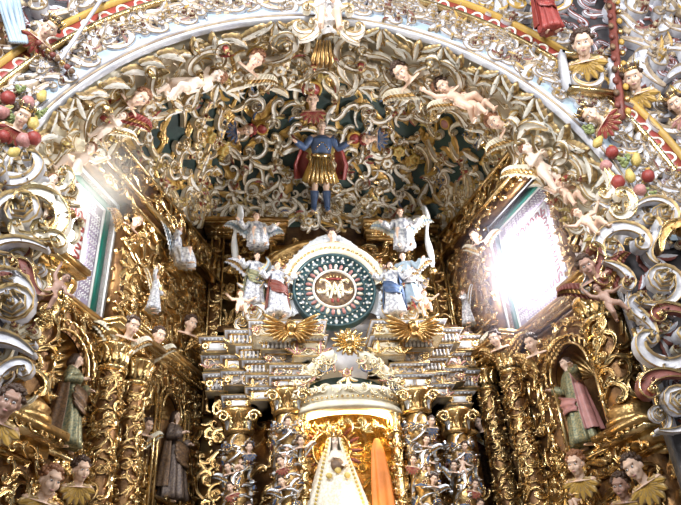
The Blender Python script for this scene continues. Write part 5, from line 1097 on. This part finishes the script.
for k, (px, py) in enumerate(((205, 135), (414, 158), (398, 150), (218, 148))): v, nv = on_vault(px, py); inst(scroll_proto('F', False, OCHRE, YEL, None, 1.4, .3), frame(v+nv*.06, nv, (0, 0, 1), k, .34), f'golden-yellow flower on the vault, {["far left", "right, lower", "right, upper", "left, nearer the archangel"][k]}', 'carved flower')
# putti and heads under the arch
def onS(px, py, h=.12):
    P, a_ = sof_hit(px, py); n = Vector((-math.cos(a_), 0, -math.sin(a_))); return P+n*h, n, a_
def put_s(proto, px, py, hgt, label, roll, swap=None, h=.14, cat='putto', rz=0):
    P, n, a_ = onS(px, py, h); u = {True: 1.0}.get(True); T = Matrix.Translation(P) @ Matrix.Rotation(rz, 4, 'Z') @ Matrix.Rotation(roll, 4, 'Y') @ Matrix.Scale(hgt/1.2, 4) @ Matrix.Translation((0, 0, -.62)); inst(proto, T, label, cat, None, swap)
put_s(put2, 190, 74, .72, 'large pale putto stretched along the upper left of the arch', 1.15, {HAIR: HAIRR, SKIN: SKINP}); put_s(put1, 168, 84, .5, 'smaller pale putto just below the stretched putto, upper left arch', .6, {SKIN: SKINP})
put_s(put2, 462, 90, .66, 'pale nude putto leaning along the upper right of the arch', -.9, {HAIR: HAIRR}); put_s(put1, 482, 100, .52, 'crouching putto beside the leaning putto, upper right arch', -.6); put_s(put3, 550, 160, .68, 'large pale putto halfway down the right limb of the arch', -.45, {SKIN: SKINP})
put_s(put1, 578, 192, .5, 'red-draped putto on the right limb of the arch, below the large putto', -.3, {HAIRR: RED}); put_s(put1, 66, 158, .6, 'sunlit putto on the left limb of the arch', .4, {SKIN: SKINP}); put_s(put3, 100, 118, .45, 'small winged putto in the glare, left limb of the arch', .7, {SKIN: SKINP})
for px, py, h, lb, rl, sw in ((252, 53, .20, 'auburn head tucked in the left side of the arch crown', .5, {HAIR: HAIRR}), (405, 66, .22, 'dark-haired head in the right side of the arch crown', -.5, None), (503, 117, .2, 'curly red-haired head on the right limb of the arch', -.6, {HAIR: HAIRR}), (131, 92, .2, 'pink-cheeked head on the left limb of the arch', .6, {HAIR: HAIRR, CREAM: RED}), (448, 80, .18, 'small brown-haired head over the leaning putto', -.4, None)):
    P, n, a_ = onS(px, py, .12); hd(chA, P, n*.4+toc(P), h, lb, rl, sw)
# keystone group
P = onY(328, 26, 4.42); inst(bust, Matrix.Translation(P) @ Matrix.Rotation(.35, 4, 'X') @ Matrix.Scale(.62, 4) @ Matrix.Translation((0, 0, -.36)), 'white-robed bust on the keystone of the arch', 'angel', None, {GOLD: WHITE, HAIR: HAIRR})
for q, w in ((-1, 'left'), (1, 'right')):
    for k, (dx, dz, sc) in enumerate(((.20, .02, .34), (.20, -.16, .26))):
        inst(scroll_proto('C' if k == 0 else 'J', q > 0, IVORY, EDGE, None, 1.7, .5), frame((P.x+q*dx, 4.40, P.z+dz), (0, -1, -.3), (0, 0, 1), PI/2+q*.3, sc), f"{'large' if k == 0 else 'small'} ivory volute {w} of the keystone bust", 'scroll')
root = empty('keystone_cartouche'); P2, n2, a2 = onS(322, 50, .05); mb = MB(); T = frame(P2, n2, (0, -1, 0), 0, 1); 
for k in range(5): mb.tube([T@Vector(((k-2)*.045, -.15, .04)), T@Vector(((k-2)*.05, 0, .10)), T@Vector(((k-2)*.03, .2, .04))], [.018, .024, .012], GOLD, 6)
reg(root, mb.build('fluted_drop', root)); tag(root, 'golden fluted drop under the keystone of the arch', 'ornament')
# nave side pieces on the spandrels
P = onY(586, 62, 4.36); root = empty('framed_plaque'); mb = MB(); T = Matrix.Translation((P.x, 4.40, P.z-.12)) @ Matrix.Rotation(.12, 4, 'Y')
for (a, b, c, d, y0, m) in ((-.25, .25, -.30, -.26, -.06, GOLDL), (-.25, .25, .20, .24, -.06, GOLDL), (-.27, -.22, -.30, .24, -.06, GREY), (.22, .27, -.30, .24, -.06, GREY), (-.2, .2, -.26, .2, .02, SLATE)): mb.box((a, y0, c), (b, .08, d), m, T=T)
reg(root, mb.build('frame', root, False)); mb = MB(); put_motif(mb, 'C', 0, -.05, .36, 1, (GREY, EDGE), lambda V: tf(np.c_[V[:, 0], -V[:, 2]+.02, V[:, 1]], T)); reg(root, mb.build('relief', root)); tag(root, 'grey and gold framed plaque on the right spandrel', 'plaque')
hd(chB, onY(583, 46, 4.22), toc((P.x, 4.3, P.z))+Vector((0, 0, 0)), .26, 'dark-haired bust above the framed plaque, right spandrel', .2, {HAIRR: HAIR})
for px, py, h, lb, rl, sw in ((633, 80, .24, 'pale crowned head on the far right wall', .1, {RED: OCHRE}), (592, 116, .2, 'pink-cheeked head on the right arch face', -.7, None), (676, 105, .2, 'rosy head at the right edge of the picture', -.2, {RED: PINK}), (22, 118, .18, 'head half hidden in fruit at the far left', .2, None), (48, 30, .2, 'brown head high on the left spandrel', .4, None)):
    Pq = onY(px, py, 4.30); hd(chC, Pq, toc(Pq), h, lb, rl, sw)
inst(saint3, Matrix.Translation(onY(552, 34, 4.25)) @ Matrix.Rotation(.3, 4, 'X') @ Matrix.Rotation(-.15, 4, 'Y') @ Matrix.Scale(.4, 4), 'figure in red robe at the top of the right spandrel', 'statue', None, {DRED: RED, GBROC: RED})
# red and gold rib beyond the right spandrel
root = empty('painted_rib'); mb = MB(); A = onY(621, 118, 4.36); B_ = onY(609, -20, 4.36); mb.tube([A.lerp(B_, u) for u in np.linspace(0, 1, 12)], .045, DRED, 8); reg(root, mb.build('bar', root)); mb = MB()
for k in range(26): mb = MB(); q = A.lerp(B_, (k+.5)/26); mb.ell(q+Vector((.05*(-1)**k, -.05, 0)), (.03, .028, .04), (OCHRE, DRED, GOLD, BROWN)[k % 4], 8); reg(root, mb.build('bead', root))
tag(root, 'red and gold studded rib beside the right spandrel', 'rib')
root = empty('painted_rib'); mb = MB(); A = onY(60, 60, 4.36); B_ = onY(108, -10, 4.36); mb.tube([A.lerp(B_, u) for u in np.linspace(0, 1, 12)], .018, GREY, 8); A2 = onY(10, 20, 4.36); B2 = onY(75, 75, 4.36); mb.tube([A2.lerp(B2, u) for u in np.linspace(0, 1, 12)], .018, GREY, 8); reg(root, mb.build('bar', root)); mb = MB()
for k in range(14): mb = MB(); q = A2.lerp(B2, (k+.5)/14); mb.ell(q+Vector((0, -.02, 0)), .03, (DRED, BROWN, GOLD)[k % 3], 8); reg(root, mb.build('bead', root))
tag(root, 'crossed grey ribs with red and blue studs on the left spandrel', 'rib')
mb = MB(); P0 = onY(-4, -10, 4.3); P1 = onY(12, 42, 4.3)
for k in range(7): mb.tube([P0+Vector((.03*k, 0, 0)), P0.lerp(P1, .5)+Vector((.025*k, -.03*(k % 2), 0)), P1+Vector((.02*k, 0, 0))], .022, BLUEG, 8)
tag(mb.build('pale_drapery'), 'pale blue fluted drapery at the top left corner', 'drapery')
# fruit swags at both feet of the arch face
def fruit(kind):
    root = None; mb = MB()
    if kind == 0: mb.lathe([(0, -.5), (.3, -.46), (.5, -.1), (.42, .3), (.15, .48), (0, .46)], RED, 14); o = mb.build('pomegranate'); m2 = MB(); m2.lathe([(.1, .42), (.2, .62), (.12, .5), (0, .5)], OCHRE, 10); reg(o, m2.build('calyx', o)); c = 'pomegranate'
    elif kind == 1: mb.lathe([(0, -.6), (.25, -.5), (.42, -.1), (.28, .3), (.2, .55), (0, .6)], YEL, 14); o = mb.build('pear'); m2 = MB(); m2.tube([(0, 0, .55), (.05, 0, .75)], [.05, .03], LEAFG, 6); reg(o, m2.build('stem', o)); c = 'pear'
    elif kind == 2:
        r3 = random.Random(2)
        for k in range(40): u = r3.random(); a = r3.uniform(0, 6.3); R = .42*(1-u)**.6; mb.ell((R*math.cos(a), R*math.sin(a), .5-u*1.0), .12, LEAFG, 7)
        o = mb.build('grape_bunch'); c = 'grapes'
    else: mb.lathe([(0, -.45), (.3, -.4), (.5, 0), (.35, .35), (.1, .38), (0, .3)], PINK, 14); o = mb.build('peach'); m2 = MB(); V, F, M = leaf_data((0, 0), .6, .16, .3, .1, 0, 1, 3, .3); m2.add(np.c_[V[:, 0], V[:, 1]*.3-.05, .35+V[:, 1]*.9], F, np.array([m2.mi(LEAFG), m2.mi(YEL)])[M]); reg(o, m2.build('leaf', o)); c = 'peach'
    return o, c
FR = [fruit(k) for k in range(4)]; rf = random.Random(12)
for sd, spots in (('left', [(8, 98), (28, 102), (12, 118), (33, 122), (4, 136), (24, 140), (40, 112), (14, 152), (34, 138), (2, 112), (20, 88), (42, 96)]), ('right', [(598, 142), (612, 152), (606, 166), (624, 160), (630, 176), (618, 182), (640, 190), (590, 130), (636, 160), (648, 176), (604, 128), (650, 196)])):
    for k, (px, py) in enumerate(spots):
        o, c = FR[(k*3+(sd == 'right')) % 4]; P = onY(px, py, 4.33+.03*(k % 3)); col = ['red', 'yellow', 'green', 'pink'][(k*3+(sd == 'right')) % 4]
        inst(o, Matrix.Translation(P) @ Matrix.Rotation(rf.uniform(0, 6), 4, 'Z') @ Matrix.Rotation(rf.uniform(-.8, .8), 4, 'X') @ Matrix.Scale(rf.uniform(.10, .135), 4), f'painted {col} {c} in the {sd} fruit swag, {ORD[k]} of twelve', c, f'fruit of the {sd} swag')
# imposts and great volutes where the arch rests on its piers
def pier_bits(spots, sd):
    rr_ = random.Random(len(sd))
    for k, (px, py, Y, sz, kind, pal, rot, fl) in enumerate(spots):
        for e in (0, 1):
            Q = onY(px+rr_.uniform(-20, 20), py+rr_.uniform(-16, 16), Y+.07); p2 = scroll_proto('JWSEC'[(k+e) % 5], bool(e), (GREY, CREAM)[e], EDGE, (None, DRED)[e], 1.6, .4)
            inst(p2, frame(Q, toc(Q)*.5+Vector((0, -1, 0)), (0, 0, 1), rr_.uniform(0, 6), sz*.5), f"small {('grey-white', 'cream')[e]} scroll behind the {ORD[k]} big carving of the {sd} pier", 'scroll', f'small carvings of the {sd} pier')
        P = onY(px, py, Y); pr = scroll_proto(kind, fl, pal[0], pal[1], pal[2][0], 1.7, .45); M = frame(P, toc(P)*.5+Vector((0, -1, 0)), (0, 0, 1), rot, sz*.88)
        inst(pr, M, f'big {ACP[pal[0].name]} {DESC[kind]} on the {sd} pier, {ORD[k]} from the top', 'scroll', f'great carvings of the {sd} pier')
ACP = {'grey_white_stucco': 'grey-white', 'ivory_stucco': 'ivory', 'red_paint': 'red', 'gilded_wood': 'gilded', 'cream_stucco': 'cream', 'dark_red_paint': 'dark red'}
g1 = (GREY, EDGE, [None]); g2 = (GREY, EDGE, [DRED]); g3 = (IVORY, GOLDL, [None]); g4 = (GOLD, GOLDL, [None]); g5 = (DRED, GOLDL, [None])
pier_bits([(18, 172, 4.42, .40, 'C', g1, .5, False), (8, 195, 4.40, .42, 'J', g1, 2.0, True), (55, 188, 4.5, .34, 'J', g3, 1.0, False), (45, 218, 4.42, .46, 'C', g3, 2.3, False), (14, 222, 4.38, .42, 'E', g1, 4.0, True), (62, 232, 4.45, .34, 'J', g4, 4.6, False), (12, 262, 4.34, .46, 'E', g1, 1.0, False), (40, 240, 4.4, .36, 'S', g3, .3, True),
           (34, 282, 4.4, .36, 'W', g5, 2.0, False), (8, 296, 4.34, .42, 'C', g2, 2.6, False), (16, 322, 4.36, .44, 'E', g1, 4.8, True), (4, 352, 4.34, .44, 'J', g2, 3.4, False), (12, 385, 4.36, .34, 'C', g1, 1.2, True)], 'left')
pier_bits([(604, 186, 4.48, .32, 'J', g3, 4.2, True), (620, 208, 4.44, .30, 'C', g3, 1.2, False), (652, 214, 4.42, .36, 'E', g1, 2.4, True), (618, 244, 4.4, .44, 'C', g1, 3.4, False), (650, 244, 4.38, .40, 'W', g1, 1.0, False), (668, 240, 4.36, .36, 'J', g4, .4, True), (596, 268, 4.45, .32, 'S', g5, 1.0, False), (616, 276, 4.4, .30, 'J', g2, 5.0, True),
           (656, 292, 4.34, .40, 'E', g1, 4.2, False), (672, 318, 4.34, .34, 'J', g5, 3.2, False), (640, 322, 4.4, .34, 'W', g1, 2.2, True), (664, 350, 4.36, .44, 'C', g1, 3.0, True), (660, 384, 4.36, .36, 'J', g5, 3.7, False), (674, 414, 4.38, .36, 'E', g1, 4.4, False)], 'right')
def impost(px, py, Y, sx, sz, rz, label):
    P = onY(px, py, Y); root = empty('impost_block', Matrix.Translation(P) @ Matrix.Rotation(rz, 4, 'Z')); mb = MB()
    for a, b, e, m in ((0, .3, .8, GREY), (.3, .38, .95, GOLDL), (.38, .75, 1, GREY), (.75, .85, 1.1, IVORY), (.85, 1, 1.2, GREY)): mb.box((-sx*e, -sx*e*.8, -sz+2*sz*a), (sx*e, sx*e, -sz+2*sz*b), m)
    reg(root, mb.build('moulded_block', root, False)); tag(root, label, 'impost')
impost(20, 205, 4.62, .22, .16, .2, 'grey-white moulded impost block at the left spring of the arch'); impost(644, 240, 4.60, .20, .15, -.3, 'grey-white moulded impost block at the right spring of the arch')
fig(put3, 4.38, 40, 216, 172, 'pale putto perched on the left impost', 'putto', .4, .1, swap={SKIN: SKINP}); fig(put2, 4.36, 38, 306, 262, 'brown-skinned putto under the left impost', 'putto', .6, .5, swap={SKIN: SKIND})
fig(put1, 4.40, 604, 236, 200, 'pale putto reclining over the right impost', 'putto', -.4, -.5); fig(put2, 4.38, 624, 318, 276, 'brown-skinned putto under the right impost', 'putto', -.5, -.4, swap={SKIN: SKIND}); 
hd(chA, onY(588, 268, 4.4), toc(onY(588, 268, 4.4)), .18, 'reddish winged head beside the glare of the right window', -.3, {CREAM: DRED, SKIN: SKIND})
hd(chB, onY(8, 405, 4.3), toc(onY(8, 405, 4.3)), .2, 'brown head at the left edge, low on the pier', .3, {SKIN: SKIND, HAIRR: HAIR})
# pier edge rolls
for px0, py0, px1, py1, Y, w, m in ((628, 330, 672, 432, 4.48, 'right', LEAFG), ):
    root = empty('pier_moulding'); mb = MB(); A = onY(px0, py0, Y); B_ = onY(px1, py1, Y); A = Vector((B_.x, Y, A.z)); mb.tube([A.lerp(B_, u) for u in np.linspace(0, 1, 14)], .045, GREY, 10); mb.tube([A.lerp(B_, u)+Vector((-.05, -.02, 0)) for u in np.linspace(0, 1, 14)], .018, GOLDL, 8); reg(root, mb.build('roll', root)); tag(root, 'grey and gold roll moulding on the edge of the right pier', 'moulding')
cleanup([p for p in list(PROTO.values())+list(FIG.values())])

# repeats that still share a description are told apart by their place from left to right
bpy.context.view_layer.update(); same = {}
for o in bpy.data.objects:
    if 'category' in o: same.setdefault(o['label'], []).append(o)
for lab, os_ in same.items():
    if 2 <= len(os_) <= 4:
        def px_(o): d = o.matrix_world.translation-Vector(CAM); return d.dot(Vector(_r))/d.dot(Vector(_f))
        os_.sort(key=px_); n = len(os_); names = {2: ['left one of two', 'right one of two'], 3: ['leftmost of three', 'middle of three', 'rightmost of three'], 4: ['leftmost of four', 'second of four', 'third of four', 'rightmost of four']}[n]
        if len(lab.split()) <= 12:
            for o, w_ in zip(os_, names): o['label'] = lab+', '+w_
